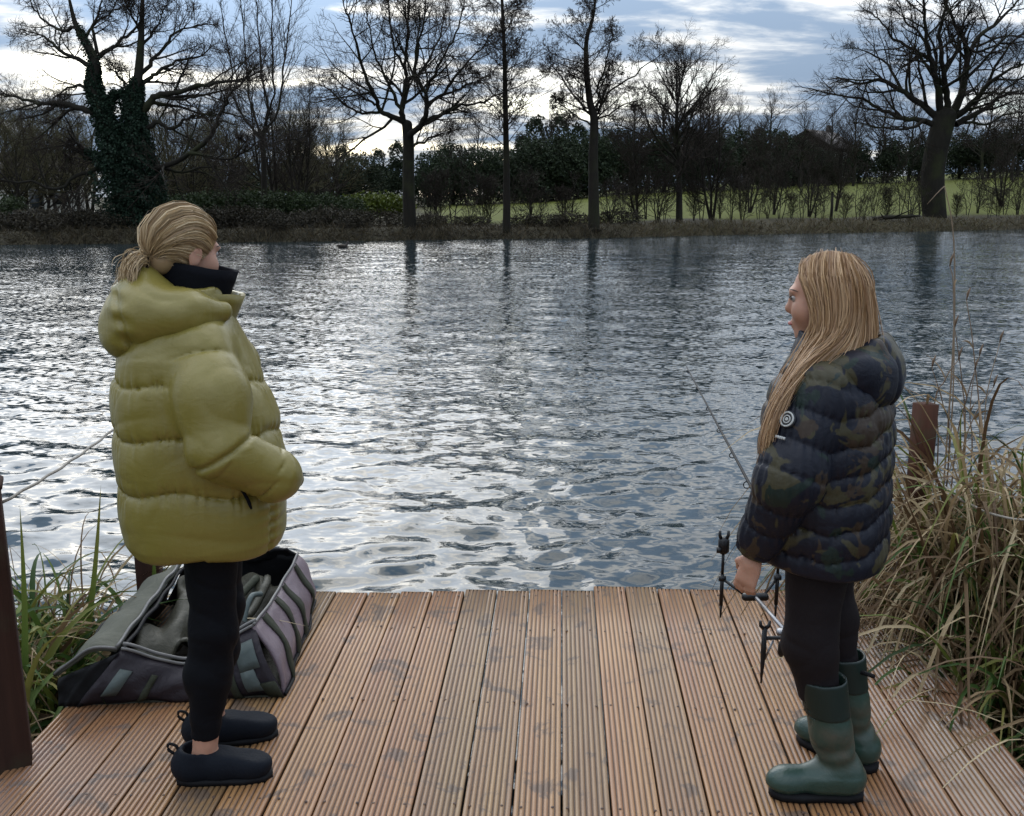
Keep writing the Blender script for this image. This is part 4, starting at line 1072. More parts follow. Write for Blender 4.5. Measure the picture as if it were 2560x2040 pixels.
def to_head(p, c, yaw, pitch=0.0):
    M = np.array(Matrix.Rotation(yaw, 3, 'Z') @ Matrix.Rotation(pitch, 3, 'Y'))
    return ((p - np.array(c, f32)) @ M.astype(f32))
def from_head(q, c, yaw, pitch=0.0):
    M = np.array(Matrix.Rotation(yaw, 3, 'Z') @ Matrix.Rotation(pitch, 3, 'Y'))
    return np.asarray(q) @ M.T + np.array(c)
def strands(name, guides, n, mat, parent, r=0.0016, jit=0.004, seed=1, npt=16, xf=None, var=0.0):
    """n tapering hairs blended between neighbouring guide curves"""
    g = np.random.default_rng(seed); Gd = np.stack([spline(q, npt) for q in guides])
    u = g.random(n) * (len(Gd) - 1); i = np.minimum(u.astype(int), len(Gd) - 2); f = (u - i)[:, None, None]
    P = Gd[i] * (1 - f) + Gd[i + 1] * f
    t = np.linspace(0, 1, npt)[None, :, None]
    cutf = 1 - var * g.random(n) ** 1.5                                # uneven ends
    x = cutf[:, None] * np.linspace(0, npt - 1, npt)[None]; k0 = np.minimum(x.astype(int), npt - 2); fr_ = (x - k0)[..., None]; bb = np.arange(n)[:, None]
    P = P[bb, k0] * (1 - fr_) + P[bb, k0 + 1] * fr_
    jit = jit * np.where(g.random((n, 1, 1)) < .06, 3.0, 1.0)           # flyaways
    P = P + g.normal(size=(n, 1, 3)) * jit * (0.35 + t) + 0.5 * jit * np.sin(t * 9 + g.random((n, 1, 1)) * 6.3) * g.normal(size=(n, 1, 3))
    if xf is not None: P = xf(P.reshape(-1, 3)).reshape(P.shape)
    rad = r * (0.6 + 0.8 * g.random((n, 1))) * np.concatenate([np.linspace(.6, 1, 3), np.ones(npt - 6), np.linspace(1, .35, 3)])[None]
    Tg = np.gradient(P, axis=1); sd = unit(np.cross(Tg, g.normal(size=(n, 1, 3)))) * rad[..., None]
    V = np.stack([P - sd, P + sd], 2).reshape(-1, 3); ii = np.arange(n)[:, None] * 2 * npt + np.arange(npt - 1)[None] * 2
    F = np.stack([ii, ii + 1, ii + 3, ii + 2], -1).reshape(-1, 4)
    tint = np.clip(0.54 + 0.13 * np.sin(u * 6.1 + seed) + 0.07 * np.sin(u * 23.0) + g.normal(0, .09, n), 0, 1)
    return mk(name, V, F, mat, parent, attrs={'tint': np.repeat(tint, npt * 2)})
def face_bits(parent, c, yaw, pitch):
    for s in (-1, 1):
        e = MB(); u = np.linspace(0, np.pi, 7); v = np.linspace(0, 2 * np.pi, 11)[:-1]
        V = np.array([[math.sin(a) * math.cos(b), math.sin(a) * math.sin(b), math.cos(a)] for a in u for b in v]) * .0105 + [.0780, s * .032, .006]
        i = np.arange(6)[:, None] * 10 + np.arange(10); i2 = np.arange(6)[:, None] * 10 + (np.arange(10) + 1) % 10
        e.add(from_head(V, c, yaw, pitch), np.stack([i, i2, i2 + 10, i + 10], -1).reshape(-1, 4))
        eye = e.build('eye', M_eyew, parent)
        lash = [(.0865, s * .019, .010), (.0925, s * .027, .0115), (.0915, s * .037, .0105), (.082, s * .048, .007)]
        MB().tube(from_head(spline(lash, 8), c, yaw, pitch), [.001, .0018, .0024, .0026, .0026, .0026, .002, .001], 5).build('eyelash', M_dark, eye)
        iris = from_head(np.array([(.0880, s * .031, .0065), (.0897, s * .031, .0065)]), c, yaw, pitch)
        MB().tube(iris, [.0055, .0045], 10).build('iris', M_dark, eye)
        brow = [(.0900, s * .018, .026), (.0905, s * .028, .030), (.080, s * .044, .031), (.066, s * .055, .026)]
        MB().tube(from_head(spline(brow, 8), c, yaw, pitch), [.001, .0016, .002, .002, .0018, .0016, .0012, .0006], 5).build('eyebrow', M_dark, parent)
    MB().tube(from_head(spline([(.082, -.020, -.066), (.0965, -.010, -.064), (.099, 0, -.0635), (.0965, .010, -.064), (.082, .020, -.066)], 12), c, yaw, pitch),
              [.001, .003, .0045, .0052, .0055, .0055, .0055, .0055, .0052, .0045, .003, .001], 6).build('mouth', M_lip, parent)
def hand_sdf(p, w, f, side, palm_n, sc=0.86):
    return hand_full((p - np.array(w, f32)) / sc, (0, 0, 0), f, side, palm_n) * sc
def hand_full(p, w, f, side, palm_n):
    """half-closed hand: w wrist, f unit direction of the fingers, palm_n the way the palm faces, side towards the thumb"""
    w = np.array(w, float); f = np.array(f, float); f /= np.linalg.norm(f); n = np.array(palm_n, float); n -= f * (n @ f); n /= np.linalg.norm(n); s = np.array(side, float); s -= f * (s @ f) + n * (s @ n); s /= np.linalg.norm(s)
    M = np.stack([f, s, n], 1)
    d = ell(p, w + f * .050, (.046, .038, .016), M)
    d = smin(d, cone(p, w - f * .03, w + f * .02, .026, .026), .02)
    for k, (o, L) in enumerate(((.027, .82), (.009, .95), (-.010, .90), (-.027, .72))):
        b0 = w + f * .082 + s * o; b1 = b0 + (f * .88 + n * .42 + s * o * 4) * .036 * L; b2 = b1 + (f * .55 + n * .83) * .028 * L; b3 = b2 + (f * .1 + n * .95) * .020 * L
        d = smin(d, chain(p, [b0 - f * .02, b0, b1, b2, b3], [.010, .0098, .009, .0084, .0072], .006), .006)
    t0 = w + f * .018 + s * .030; t1 = t0 + (f * .5 + s * .55 + n * .5) * .036; t2 = t1 + (f * .75 + n * .6 - s * .1) * .030; t3 = t2 + (f * .5 + n * .8 - s * .35) * .022
    return smin(d, chain(p, [t0, t1, t2, t3], [.014, .012, .0105, .008], .008), .012)
# ------------------------------------------------------------------ the woman in the olive jacket
def olive_woman():
    root = empty('person', W(-0.900, 2.875), YAW + R(11))
    tag(root, 'woman with low ponytail in olive puffer jacket and black leggings, hands in pockets', 'person')
    HC, HY, HP = (-0.012, 0.0, 1.554), R(37), R(12)
    legs = {-1: [(.025, -.085, .80), (.012, -.095, .46), (-.034, -.105, .09), (-.047, -.105, .05)], 1: [(.025, .085, .80), (.02, .09, .47), (-.030, .105, .09), (-.040, .105, .05)]}
    elbow, wrist, hand = (.078, -.285, 1.050), (.212, -.218, .958), (.272, -.165, .925)
    def body(p):
        d = head_sdf(to_head(p, HC, HY, HP))
        d = smin(d, chain(p, [(-.035, 0, 1.50), (-.045, 0, 1.38)], [.052, .056]), .03)
        t, _ = loft(p, [.78, .90, 1.08, 1.28, 1.37, 1.42], [-.0] * 6, [.07, .10, .09, .105, .085, .05], [.12, .15, .13, .16, .15, .06], 2.1)
        d = smin(d, t, .05)
        for s in (-1, 1):
            k = legs[s]; d = smin(d, chain(p, [(.01, k[0][1], .80)] + k[1:3], [.064, .050, .036], .03), .03)
            d = smin(d, chain(p, [k[3], (k[3][0] + .06, k[3][1], .045), (k[3][0] + .17, k[3][1], .03)], [.036, .034, .026], .02), .02)
            a = [(.0, s * .165, 1.335), (elbow[0] - .02, s * -elbow[1] * .85, elbow[2]), (.14, s * .17, .955), (.15, s * .12, .92)]
            d = smin(d, chain(p, a, [.048, .038, .027, .030], .02), .03)
        return d
    sdf_obj('body', body, (-.16, -.36, .0), (.40, .36, 1.70), .0063, M_skin, root)
    face_bits(root, HC, HY, HP)
    # quilted jacket
    zk = [.700, .715, .75, .82, .95, 1.08, 1.20, 1.28, 1.34, 1.39, 1.44]
    bk = np.array([-.165, -.184, -.196, -.203, -.205, -.203, -.196, -.175, -.140, -.105, -.09])
    fr = np.array([.175, .190, .200, .206, .210, .196, .158, .122, .098, .080, .07])
    wy = np.array([.195, .210, .222, .230, .234, .230, .222, .202, .165, .120, .100])
    cx, ax = (bk + fr) / 2, (fr - bk) / 2
    seams_t = [.665, .900, 1.050, 1.195, 1.46]
    def jacket(p):
        d, th = loft(p, zk, cx, ax, wy, 2.35)
        sag = 0.018 * np.sin(th * 1.0 + .6) + 0.010 * np.sin(th * 5 + 1) + .006 * wob(p, 9, 2.0)
        bl, near = puff(p[:, 2] + sag, seams_t, .024, .30)
        q = p * np.array([1, 1, 2.2], f32); rid = (1 - np.abs(wob(q, 7.5, 4.0))) ** 5; rid2 = (1 - np.abs(wob(p * np.array([1, 1, .55], f32), 15, 2.0))) ** 6
        d = d - bl + near * .0045 * np.sin(th * 46 + 3.5 * np.sin(th * 7) + 2 * np.sin(th * 17)) + .0012 * wob(p, 28, 1.0) + .003 * rid + .003 * rid2 * (.35 + near) - .008
        # gathered vertical seam beside the pocket and the front zip
        sm = np.exp(-((th + 0.62) / .045) ** 2) * (p[:, 2] < .90); d = d + sm * .010
        d = d + np.exp(-np.abs(th + 0.62) / .16) * (p[:, 2] < .92) * .0035 * np.sin(p[:, 2] * 190)
        d = smax(d, (.710 + .035 * np.cos(th + .35) ** 2 * (np.abs(th + .3) > 1.2) + .012 * np.sin(th * 3)) - p[:, 2], .02)
        hollow, _ = loft(p, zk, cx, np.maximum(ax - .05, .02), np.maximum(wy - .05, .02)); d = np.where(p[:, 2] < .745, smax(d, -hollow, .01), d)
        for s in (-1, 1):
            ox = 0.0 if s < 0 else -.10
            A = np.array([(.035, s * .165, 1.300), (.062, s * .235, 1.19), (elbow[0], s * -elbow[1], elbow[2])], f32); Bp = np.array([(elbow[0], s * -elbow[1], elbow[2]), (wrist[0] + ox, s * -wrist[1], wrist[2]), (hand[0] + ox, s * -hand[1], hand[2])], f32)
            up = chain(p, A, [.074, .084, .078], .05)
            fo = chain(p, Bp, [.077, .058, .012], .05)
            ba = A[2] - A[0]; u = np.clip((p - A[0]) @ ba / (ba @ ba), 0, 1.1)
            pu, nu = puff(u, [-.20, .10, 1.10], .010, .42)
            ba = Bp[1] - Bp[0]; v = np.clip((p - Bp[0]) @ ba / (ba @ ba), -.3, 1.6)
            pv, nv = puff(v, [-.35, .02, .86, 1.85], .009, .42)
            ang = np.arctan2(p[:, 1] * s - .22, p[:, 0] * .9 + p[:, 2] * .4)
            rid = (1 - np.abs(wob(p * np.array([1, 1, 1.8], f32), 9, 7.0 + s))) ** 5
            up = up - pu + nu * .004 * np.sin(ang * 34) + .0012 * wob(p, 30, 4) + .003 * rid
            fo = fo - pv + nv * .005 * np.sin((p[:, 2] * 1.3 - p[:, 0]) * 150) + .0012 * wob(p, 30, 6) + .003 * rid
            arm = smin(up, fo, .018)
            crease = np.abs(p[:, 2] - (elbow[2] + .55 * (p[:, 0] - .085) - .005)) ; arm = arm + .012 * np.exp(-(crease / .009) ** 2) * (p[:, 0] > .0)
            k = np.interp(p[:, 2], [1.05, 1.30], [.010, .045]).astype(f32)
            h = np.clip(.5 + .5 * (arm - d) / k, 0, 1); d = arm * (1 - h) + d * h - k * h * (1 - h)
        # armhole seam
        return d
    sdf_obj('jacket', jacket, (-.28, -.42, .66), (.40, .42, 1.50), .0056, M_olive, root, smooth_it=0)
    def hood(p):
        d = ell(p, (-.110, 0, 1.400), (.112, .180, .112), rotm('Y', 24))
        d = smin(d, ell(p, (-.165, 0, 1.335), (.085, .165, .088)), .05)
        for s in (-1, 1):
            d = smin(d, chain(p, [(-.10, s * .13, 1.395), (.005, s * .150, 1.395), (.088, s * .105, 1.395)], [.085, .058, .032], .05), .04)
        d = smin(d, cone(p, (-.125, -.06, 1.485), (-.125, .06, 1.485), .045, .045), .05)
        d = smax(d, -ell(p, (.035, 0, 1.545), (.135, .098, .130)), .02)
        # stitched channel along the rim, radiating creases
        e = p[:, 0] * .9 + (p[:, 2] - 1.4) * .35
        d = d + .010 * np.exp(-((p[:, 0] + .158 + .25 * (p[:, 2] - 1.38)) / .010) ** 2) * (p[:, 2] > 1.30)
        d = d + .0045 * np.sin(p[:, 2] * 120 + 8 * p[:, 0]) * np.exp(-((p[:, 0] + .158 + .25 * (p[:, 2] - 1.38)) / .028) ** 2)
        return d + .004 * wob(p, 16, 3) + .0015 * wob(p, 34, 8) + .006 * (1 - np.abs(wob(p * np.array([1.6, 1, 1], f32), 9, 5))) ** 5
    sdf_obj('hood', hood, (-.32, -.26, 1.20), (.18, .26, 1.58), .0055, M_olive, root, smooth_it=1)
    def collar_ring(zs, cxs, rxs, rys, th, name, mat, bumpy=.0):
        """open-fronted standing collar: rings from bottom to top"""
        n = 44; a = np.linspace(-math.pi * .985, math.pi * .985, n) + math.pi      # seam at the front
        V = []
        for k, off in ((0, 0.0), (1, -th)):
            for j in range(len(zs)):
                z = zs[j]
                for t in a:
                    c_, s_ = math.cos(t), math.sin(t)
                    fx = max(c_, 0) ** 3
                    V.append((cxs[j] + c_ * (rxs[j] + off) + bumpy * math.sin(t * 9 + j), s_ * (rys[j] + off), z[0] * (1 - (c_ + 1) / 2) + z[1] * (c_ + 1) / 2 + bumpy * .6 * math.sin(t * 7)))
        V = np.array(V); m = len(zs); Fq = []
        idx = lambda k, j, i: k * m * n + j * n + i
        for i in range(n - 1):
            for j in range(m - 1):
                Fq.append([idx(0, j, i), idx(0, j, i + 1), idx(0, j + 1, i + 1), idx(0, j + 1, i)]); Fq.append([idx(1, j, i + 1), idx(1, j, i), idx(1, j + 1, i), idx(1, j + 1, i + 1)])
            Fq.append([idx(0, m - 1, i), idx(0, m - 1, i + 1), idx(1, m - 1, i + 1), idx(1, m - 1, i)]); Fq.append([idx(0, 0, i + 1), idx(0, 0, i), idx(1, 0, i), idx(1, 0, i + 1)])
        for i, fl in ((0, 1), (n - 1, 0)):
            for j in range(m - 1):
                q = [idx(0, j, i), idx(0, j + 1, i), idx(1, j + 1, i), idx(1, j, i)]; Fq.append(q if fl else q[::-1])
        return mk(name, V, np.array(Fq), mat, root)
    # rings: (height at the nape, height at the throat)
    collar_ring([(1.44, 1.325), (1.455, 1.365), (1.465, 1.405), (1.472, 1.432)], [.01, .018, .026, .032], [.090, .100, .110, .116], [.085, .092, .096, .098], .014, 'outer_collar', M_olive, .002)
    collar_ring([(1.455, 1.40), (1.49, 1.435), (1.52, 1.470), (1.540, 1.498)], [.006, .012, .019, .024], [.088, .096, .104, .110], [.078, .082, .085, .086], .010, 'inner_collar', M_black, .001)
    # pocket zip
    pz = spline([(.118, -.218, .945), (.138, -.214, .905), (.148, -.208, .872)], 8)
    MB().tube(pz + [0.0, -.030, 0], [.002, .004, .005, .005, .005, .005, .004, .003], 6).build('pocket_zip', M_black, root)
    # leggings
    def leg(p):
        d = None
        for s in (-1, 1):
            k = legs[s]
            e = chain(p, [(.02, s * .075, .86), k[1], (k[1][0] - .022, k[1][1], .33), (k[2][0] + .006, k[2][1], .135)], [.090, .061, .061, .042], .05)
            e = e + .0014 * wob(p, 30, s) + .004 * (1 - np.abs(wob(p * np.array([1, 1, 1.8], f32), 13, 2 + s))) ** 5 + .0012 * np.sin(p[:, 2] * 95 + 34 * p[:, 0]) * np.exp(-((p[:, 2] - .20) / .07) ** 2) + .001 * np.sin(p[:, 2] * 80 + 50 * p[:, 1]) * np.exp(-((p[:, 2] - .46) / .05) ** 2)
            e = smax(e, (.138 - .02 * (p[:, 0] - k[2][0])) - p[:, 2], .006)
            d = e if d is None else smin(d, e, .01)
        return smax(d, p[:, 2] - .92, .01)
    sdf_obj('leggings', leg, (-.16, -.22, .08), (.16, .22, .96), .006, M_legg, root, smooth_it=1)
    # slip-on ankle boots
    for s in (-1, 1):
        fx, fy = legs[s][3][0], legs[s][3][1]; yaw = R(-7) if s < 0 else R(2)
        Rm = rotm('Z', math.degrees(yaw)).astype(f32)
        def shoe(p):
            q = (p - np.array([fx, fy, 0], f32)) @ Rm
            d = chain(q, [(-.035, 0, .052), (.06, 0, .050), (.155, 0, .044)], [.049, .047, .040], .03)
            d = smin(d, ell(q, (.148, 0, .042), (.060, .048, .040)), .025)
            d = smin(d, chain(q, [(-.028, 0, .05), (-.010, 0, .104)], [.048, .046], .02), .03)
            d = smax(d, q[:, 2] - (.108 - .22 * np.clip(q[:, 0] + .01, 0, 1)), .008)
            d = smax(d, -chain(q, [(-.012, 0, .085), (-.008, 0, .15)], [.036, .040], .01), .004)
            return smax(d, .014 - q[:, 2], .004) + .001 * wob(q, 40)
        sh = sdf_obj('shoe', shoe, (fx - .12, fy - .09, 0), (fx + .26, fy + .09, .14), .005, M_shoe, root)
        out = [(-.085, .0), (-.075, .032), (-.03, .046), (.05, .044), (.12, .050), (.18, .042), (.212, .018), (.216, -.006), (.195, -.036), (.13, -.050), (.05, -.046), (-.03, -.046), (-.075, -.032)]
        O = (np.array(out) - [.06, 0]) * [.95, .96] + [.062, 0]; O = O @ np.array(Matrix.Rotation(yaw, 2)).T + [fx, fy]; n = len(O)
        V = np.vstack([np.column_stack([O * 1.0, np.full(n, .001)]), np.column_stack([O, np.full(n, .017)]), [(*O.mean(0), .001)], [(*O.mean(0), .017)]])
        i = np.arange(n); i2 = (i + 1) % n
        mk('sole', V, [np.stack([i, i2, i2 + n, i + n], 1)[:, ::-1], np.stack([i, i2, np.full(n, 2 * n)], 1), np.stack([i2 + n, i + n, np.full(n, 2 * n + 1)], 1)], M_sole, sh, smooth=False)
        lp = np.array([(-.075, 0, .085), (-.092, 0, .100), (-.090, 0, .118), (-.070, 0, .112), (-.064, 0, .098)]) @ np.array(Matrix.Rotation(yaw, 3, 'Z')).T + [fx, fy, 0]
        MB().tube(spline(lp, 12), .0045, 6).build('pull_loop', M_sole, sh)
    # hair drawn back to a low tie, then a ponytail lying into the hood
    X = lambda q: from_head(q, HC, HY, HP)
    def cap(p):
        q = to_head(p, HC, HY, HP)
        d = ell(q, (-.016, 0, .034), (.097, .0775, .0845))
        d = smin(d, ell(q, (-.066, 0, -.036), (.036, .044, .040)), .03)
        cut = q[:, 0] - (.052 + .35 * np.clip(q[:, 2] - .035, -.2, .1) + .0) ; cut = np.maximum(cut, 0) * 1.0
        d = smax(d, q[:, 0] - np.interp(q[:, 2], [-.09, -.045, -.02, .02, .055, .085, .11], [-.035, -.030, -.012, .050, .078, .066, .05]).astype(f32), .008)
        return smax(d, -.092 - q[:, 2], .01)
    o = sdf_obj('hair', cap, (-.18, -.12, 1.44), (.10, .12, 1.70), .005, M_hairL, root)
    o.data.attributes.new('tint', 'FLOAT', 'POINT').data.foreach_set('value', np.full(len(o.data.vertices), .30, f32))
    tie = np.array([-.108, 0, -.052])
    hl = [(.030, .079, -.022), (.052, .074, .018), (.070, .058, .052), (.078, .030, .072), (.076, 0, .082), (.078, -.030, .072), (.070, -.058, .052), (.052, -.074, .018), (.030, -.079, -.022), (-.010, -.076, -.062), (-.045, -.055, -.085)]
    def arc(s):
        s = np.array(s); c = np.array([-.016, 0, .034]); rad = np.array([.1055, .0850, .0925]); out = []
        a = (s - c) / rad; a /= np.linalg.norm(a); b = (tie - c) / rad; b /= np.linalg.norm(b)
        mz = float(np.interp(a[2], [-1, -.6, -.25, .1, .45], [-.7, -.15, .35, .75, 1.0])); mm = np.array([-.22 if mz > 0 else -.6, a[1] * 1.05, mz]); mm /= np.linalg.norm(mm)
        for t in np.linspace(0, 1, 9):
            v = a * (1 - t) ** 2 + mm * 2.2 * t * (1 - t) + b * t * t; v /= np.linalg.norm(v)
            out.append(c + v * rad * (1.0 + .02 * math.sin(t * math.pi)))
        return out
    top = [arc(h) for h in hl]
    strands('hair_strand', top, 5500, M_hairL, root, .0010, .0014, 3, 12, xf=X)['kind'] = 'stuff'
    pt = [[tie + [0, y, z], tie + [-.018, y * 1.5, z + .008], tie + [-.036, y * 1.9, z - .004], tie + [-.048, y * 2, z - .03], tie + [-.046, y * 2, z - .075]] for y, z in ((-.016, .004), (-.008, .014), (.0, .018), (.008, .012), (.016, 0), (.008, -.012), (-.008, -.012), (-.016, 0))]
    strands('ponytail', pt, 1500, M_hairL, root, .0010, .0036, 9, 12, xf=X, var=.2)['kind'] = 'stuff'
    th = np.linspace(0, 2 * np.pi, 15)
    MB().tube(X(np.stack([np.full(15, tie[0] - .004), np.cos(th) * .019, tie[2] + np.sin(th) * .019], 1)), .005, 6, cap=False).build('hair_tie', M_black, root)
    return root
olive_woman()

# ------------------------------------------------------------------ the woman in the camouflage jacket
def camo_woman():
    root = empty('person', W(0.880, 2.795), YAW + R(180 - 14))
    tag(root, 'woman with long loose hair in camouflage puffer jacket and green rubber boots', 'person')
    TW = R(-12)                       # the upper body turns a little further away
    Mt = np.array(Matrix.Rotation(TW, 3, 'Z')).astype(f32)
    HC, HY, HP = (.022, 0.008, 1.432), R(-10), R(5)
    legs = {1: [(.0, .078, .74), (.010, .088, .46), (-.085, .100, .10), (-.095, .100, .06)], -1: [(-.02, -.080, .74), (-.055, -.085, .47), (-.150, -.095, .10), (-.155, -.095, .06)]}
    sh, el, wr = (-.005, .170, 1.200), (.045, .250, .980), (.125, .215, .785)
    tw = lambda q: np.asarray(q) @ np.array(Matrix.Rotation(TW, 3, 'Z')).T
    wr_w = tw(wr)
    def body(p):
        d = head_sdf(to_head(p, HC, HY, HP))
        d = smin(d, chain(p, [(.0, 0.005, 1.375), (-.02, 0, 1.25)], [.050, .054]), .03)
        t, _ = loft(p, [.70, .82, .98, 1.16, 1.24, 1.29], [0] * 6, [.07, .10, .085, .10, .08, .05], [.12, .15, .125, .155, .145, .06], 2.1)
        d = smin(d, t, .05)
        for s in (-1, 1):
            k = legs[s]; d = smin(d, chain(p, k[:3], [.066, .050, .034], .03), .03)
            d = smin(d, chain(p, [k[3], (k[3][0] + .03, k[3][1], .06)], [.036, .032], .02), .02)
        for s in (1, -1):
            a = [tw((q[0] - (0 if s > 0 else 1.5 * q[0]), q[1] * s, q[2] + (0 if s > 0 else .04))) for q in (sh, el, wr)]
            d = smin(d, chain(p, a, [.045, .036, .026], .02), .03)
        d = smin(d, hand_sdf(p, wr_w + [.010, .0, -.050], (.28, .06, -.95), (.8, -.5, .15), (-.35, -.9, -.1)), .012)
        a2 = tw((wr[0] * -.5, -wr[1], wr[2] + .04))
        return smin(d, hand_sdf(p, a2 + [.010, .0, -.050], (.28, -.06, -.95), (.8, .5, .15), (-.35, .9, -.1)), .012)
    sdf_obj('body', body, (-.17, -.36, .0), (.36, .36, 1.57), .0058, M_skin, root)
    face_bits(root, HC, HY, HP)
    zk = [.680, .695, .73, .80, .92, 1.04, 1.13, 1.20, 1.25, 1.30, 1.33]
    bk = np.array([-.150, -.165, -.172, -.172, -.168, -.165, -.158, -.140, -.110, -.08, -.07])
    fr = np.array([.130, .145, .155, .160, .160, .160, .150, .130, .100, .08, .07])
    wy = np.array([.175, .192, .202, .210, .212, .214, .212, .196, .150, .105, .09])
    cx, ax = (bk + fr) / 2, (fr - bk) / 2
    seams = [.63, .755, .835, .912, .990, 1.067, 1.145, 1.222, 1.36]
    def jacket(p):
        d, th = loft(p, zk, cx, ax, wy, 2.3)
        bth = np.abs(np.abs(th) - math.pi)                         # angle from the spine
        sag = -.030 * np.exp(-(bth / .55) ** 2) + .006 * wob(p, 10, 5)
        sag = sag + .008 * np.sin(th * 3 + 2) + .004 * np.sin(th * 11)
        bl, near = puff(p[:, 2] + sag, seams, .017, .34)
        d = d - bl + near * .0040 * np.sin(th * 42 + 3 * np.sin(th * 9) + 2 * np.sin(th * 19)) - .004 + .0018 * wob(p, 30, 1) + .004 * (1 - np.abs(wob(p * np.array([1, 1, 1.6], f32), 12, 3))) ** 5
        d = d + .006 * np.exp(-(bth / .05) ** 2)                    # spine seam
        d = smax(d, .694 + .012 * np.sin(th * 2) - p[:, 2], .015)
        hollow, _ = loft(p, zk, cx, np.maximum(ax - .04, .02), np.maximum(wy - .04, .02)); d = np.where(p[:, 2] < .725, smax(d, -hollow, .01), d)
        for s in (-1, 1):
            fx_ = 1.0 if s > 0 else -.5; fz = 0 if s > 0 else .04
            A = np.array([(sh[0], s * sh[1], sh[2]), (el[0] * fx_, s * el[1], el[2] + fz), (wr[0] * fx_, s * wr[1], wr[2] + fz)], f32)
            arm = chain(p, A, [.078, .074, .054], .05)
            l1 = np.linalg.norm(A[1] - A[0]); l2 = np.linalg.norm(A[2] - A[1])
            u1 = np.clip((p - A[0]) @ (A[1] - A[0]) / l1, -.1, l1); u2 = np.clip((p - A[1]) @ (A[2] - A[1]) / l2, 0, l2 + .06)
            u = u1 + u2
            b2, n2 = puff(u + .006 * wob(p, 14, 3), np.arange(-.10, l1 + l2 + .2, .082), .010, .42)
            ang = np.arctan2(p[:, 1] * s - .2, p[:, 0] - .05)
            arm = arm - b2 + n2 * .004 * np.sin(ang * 30 + u * 20) + .0018 * wob(p, 32, 7)
            ax_ = (A[2] - A[1]) / l2; arm = smax(arm, (p - A[2]) @ ax_ - .045, .012)
            arm = smax(arm, -cone(p, A[2] + ax_ * .02, A[2] + ax_ * .12, .034, .040), .006)
            k = np.interp(p[:, 2], [1.0, 1.18], [.008, .04]).astype(f32)
            h = np.clip(.5 + .5 * (arm - d) / k, 0, 1); d = arm * (1 - h) + d * h - k * h * (1 - h)
        return d
    j = sdf_obj('jacket', jacket, (-.26, -.40, .64), (.32, .40, 1.37), .0056, M_camo, root, smooth_it=0); j.rotation_euler = (0, 0, TW)
    def hood(p):
        d = ell(p, (-.095, 0, 1.240), (.098, .150, .088), rotm('Y', 26))
        d = smin(d, ell(p, (-.120, 0, 1.195), (.066, .135, .062)), .04)
        for s in (-1, 1): d = smin(d, chain(p, [(-.08, s * .12, 1.255), (.01, s * .125, 1.250), (.085, s * .085, 1.235)], [.060, .046, .030], .04), .03)
        d = smin(d, cone(p, (-.122, -.075, 1.315), (-.122, .075, 1.315), .024, .024), .03)
        d = smax(d, -ell(p, (.02, 0, 1.345), (.145, .110, .105)), .015)
        d = d + .008 * np.exp(-((p[:, 1] - .05) / .008) ** 2) * (p[:, 0] < -.1) + .008 * np.exp(-((p[:, 1] + .05) / .008) ** 2) * (p[:, 0] < -.1)
        return d + .004 * wob(p, 17, 2) + .002 * wob(p, 36, 5)
    h = sdf_obj('hood', hood, (-.27, -.22, 1.10), (.16, .22, 1.37), .0052, M_camo, root, smooth_it=1); h.rotation_euler = (0, 0, TW)
    # round badge and small name tab on the upper sleeve
    M_badge = simple('pale_embroidery', (0.42, 0.42, 0.40), 0.7, 0.1, 20)
    M_patch = simple('black_patch', (0.008, 0.009, 0.013), 0.6, 0.1, 20)
    c = np.array((el[0] * .42 + sh[0] * .58, el[1] * .42 + sh[1] * .58, el[2] * .42 + sh[2] * .58)); ax_ = np.array(el) - np.array(sh); ax_ /= np.linalg.norm(ax_)
    nrm = np.array([.45, .86, .22]); nrm -= ax_ * (nrm @ ax_); nrm /= np.linalg.norm(nrm); sd = np.cross(nrm, ax_)
    ctr = c + nrm * .092
    def disc(cc, r0, r1, name, mat, par, lift):
        n = 22; a = np.linspace(0, 2 * np.pi, n + 1)[:-1]; V = []
        for r in (r0, r1): V += [cc + nrm * lift + (sd * math.cos(t) + ax_ * math.sin(t)) * r - nrm * (4.0 * r * r * math.cos(t) ** 2) for t in a]
        i = np.arange(n); i2 = (i + 1) % n; V = np.array(V)
        V2 = np.vstack([V, V - nrm * .004]); F = [np.stack([i, i2, i2 + n, i + n], 1), np.stack([i + n, i2 + n, i2 + 3 * n, i + 3 * n], 1), np.stack([i2, i, i + 2 * n, i2 + 2 * n], 1)]
        o = mk(name, V2, F, mat, par, smooth=False); o.rotation_euler = (0, 0, TW) if par is root else (0, 0, 0); return o
    bd = disc(ctr, .0005, .0235, 'badge', M_patch, root, .004)
    disc(ctr, .0165, .0205, 'badge_ring', M_badge, bd, .006)
    disc(ctr, .0085, .0112, 'badge_ring', M_badge, bd, .006)
    disc(ctr, .0005, .0045, 'badge_centre', M_badge, bd, .006)
    t0 = ctr + ax_ * .050
    for k in range(5):
        q = t0 + sd * (k - 2) * .0062 + nrm * .006; V = [q + sd * a * .0022 + ax_ * b * .0036 + nrm * l for l in (0, -.004) for a, b in ((-1, -1), (1, -1), (1, 1), (-1, 1))]
        mk('tab_letter', np.array(V), np.array([[0, 1, 2, 3], [7, 6, 5, 4], [0, 4, 5, 1], [1, 5, 6, 2], [2, 6, 7, 3], [3, 7, 4, 0]]), M_badge, bd, smooth=False)
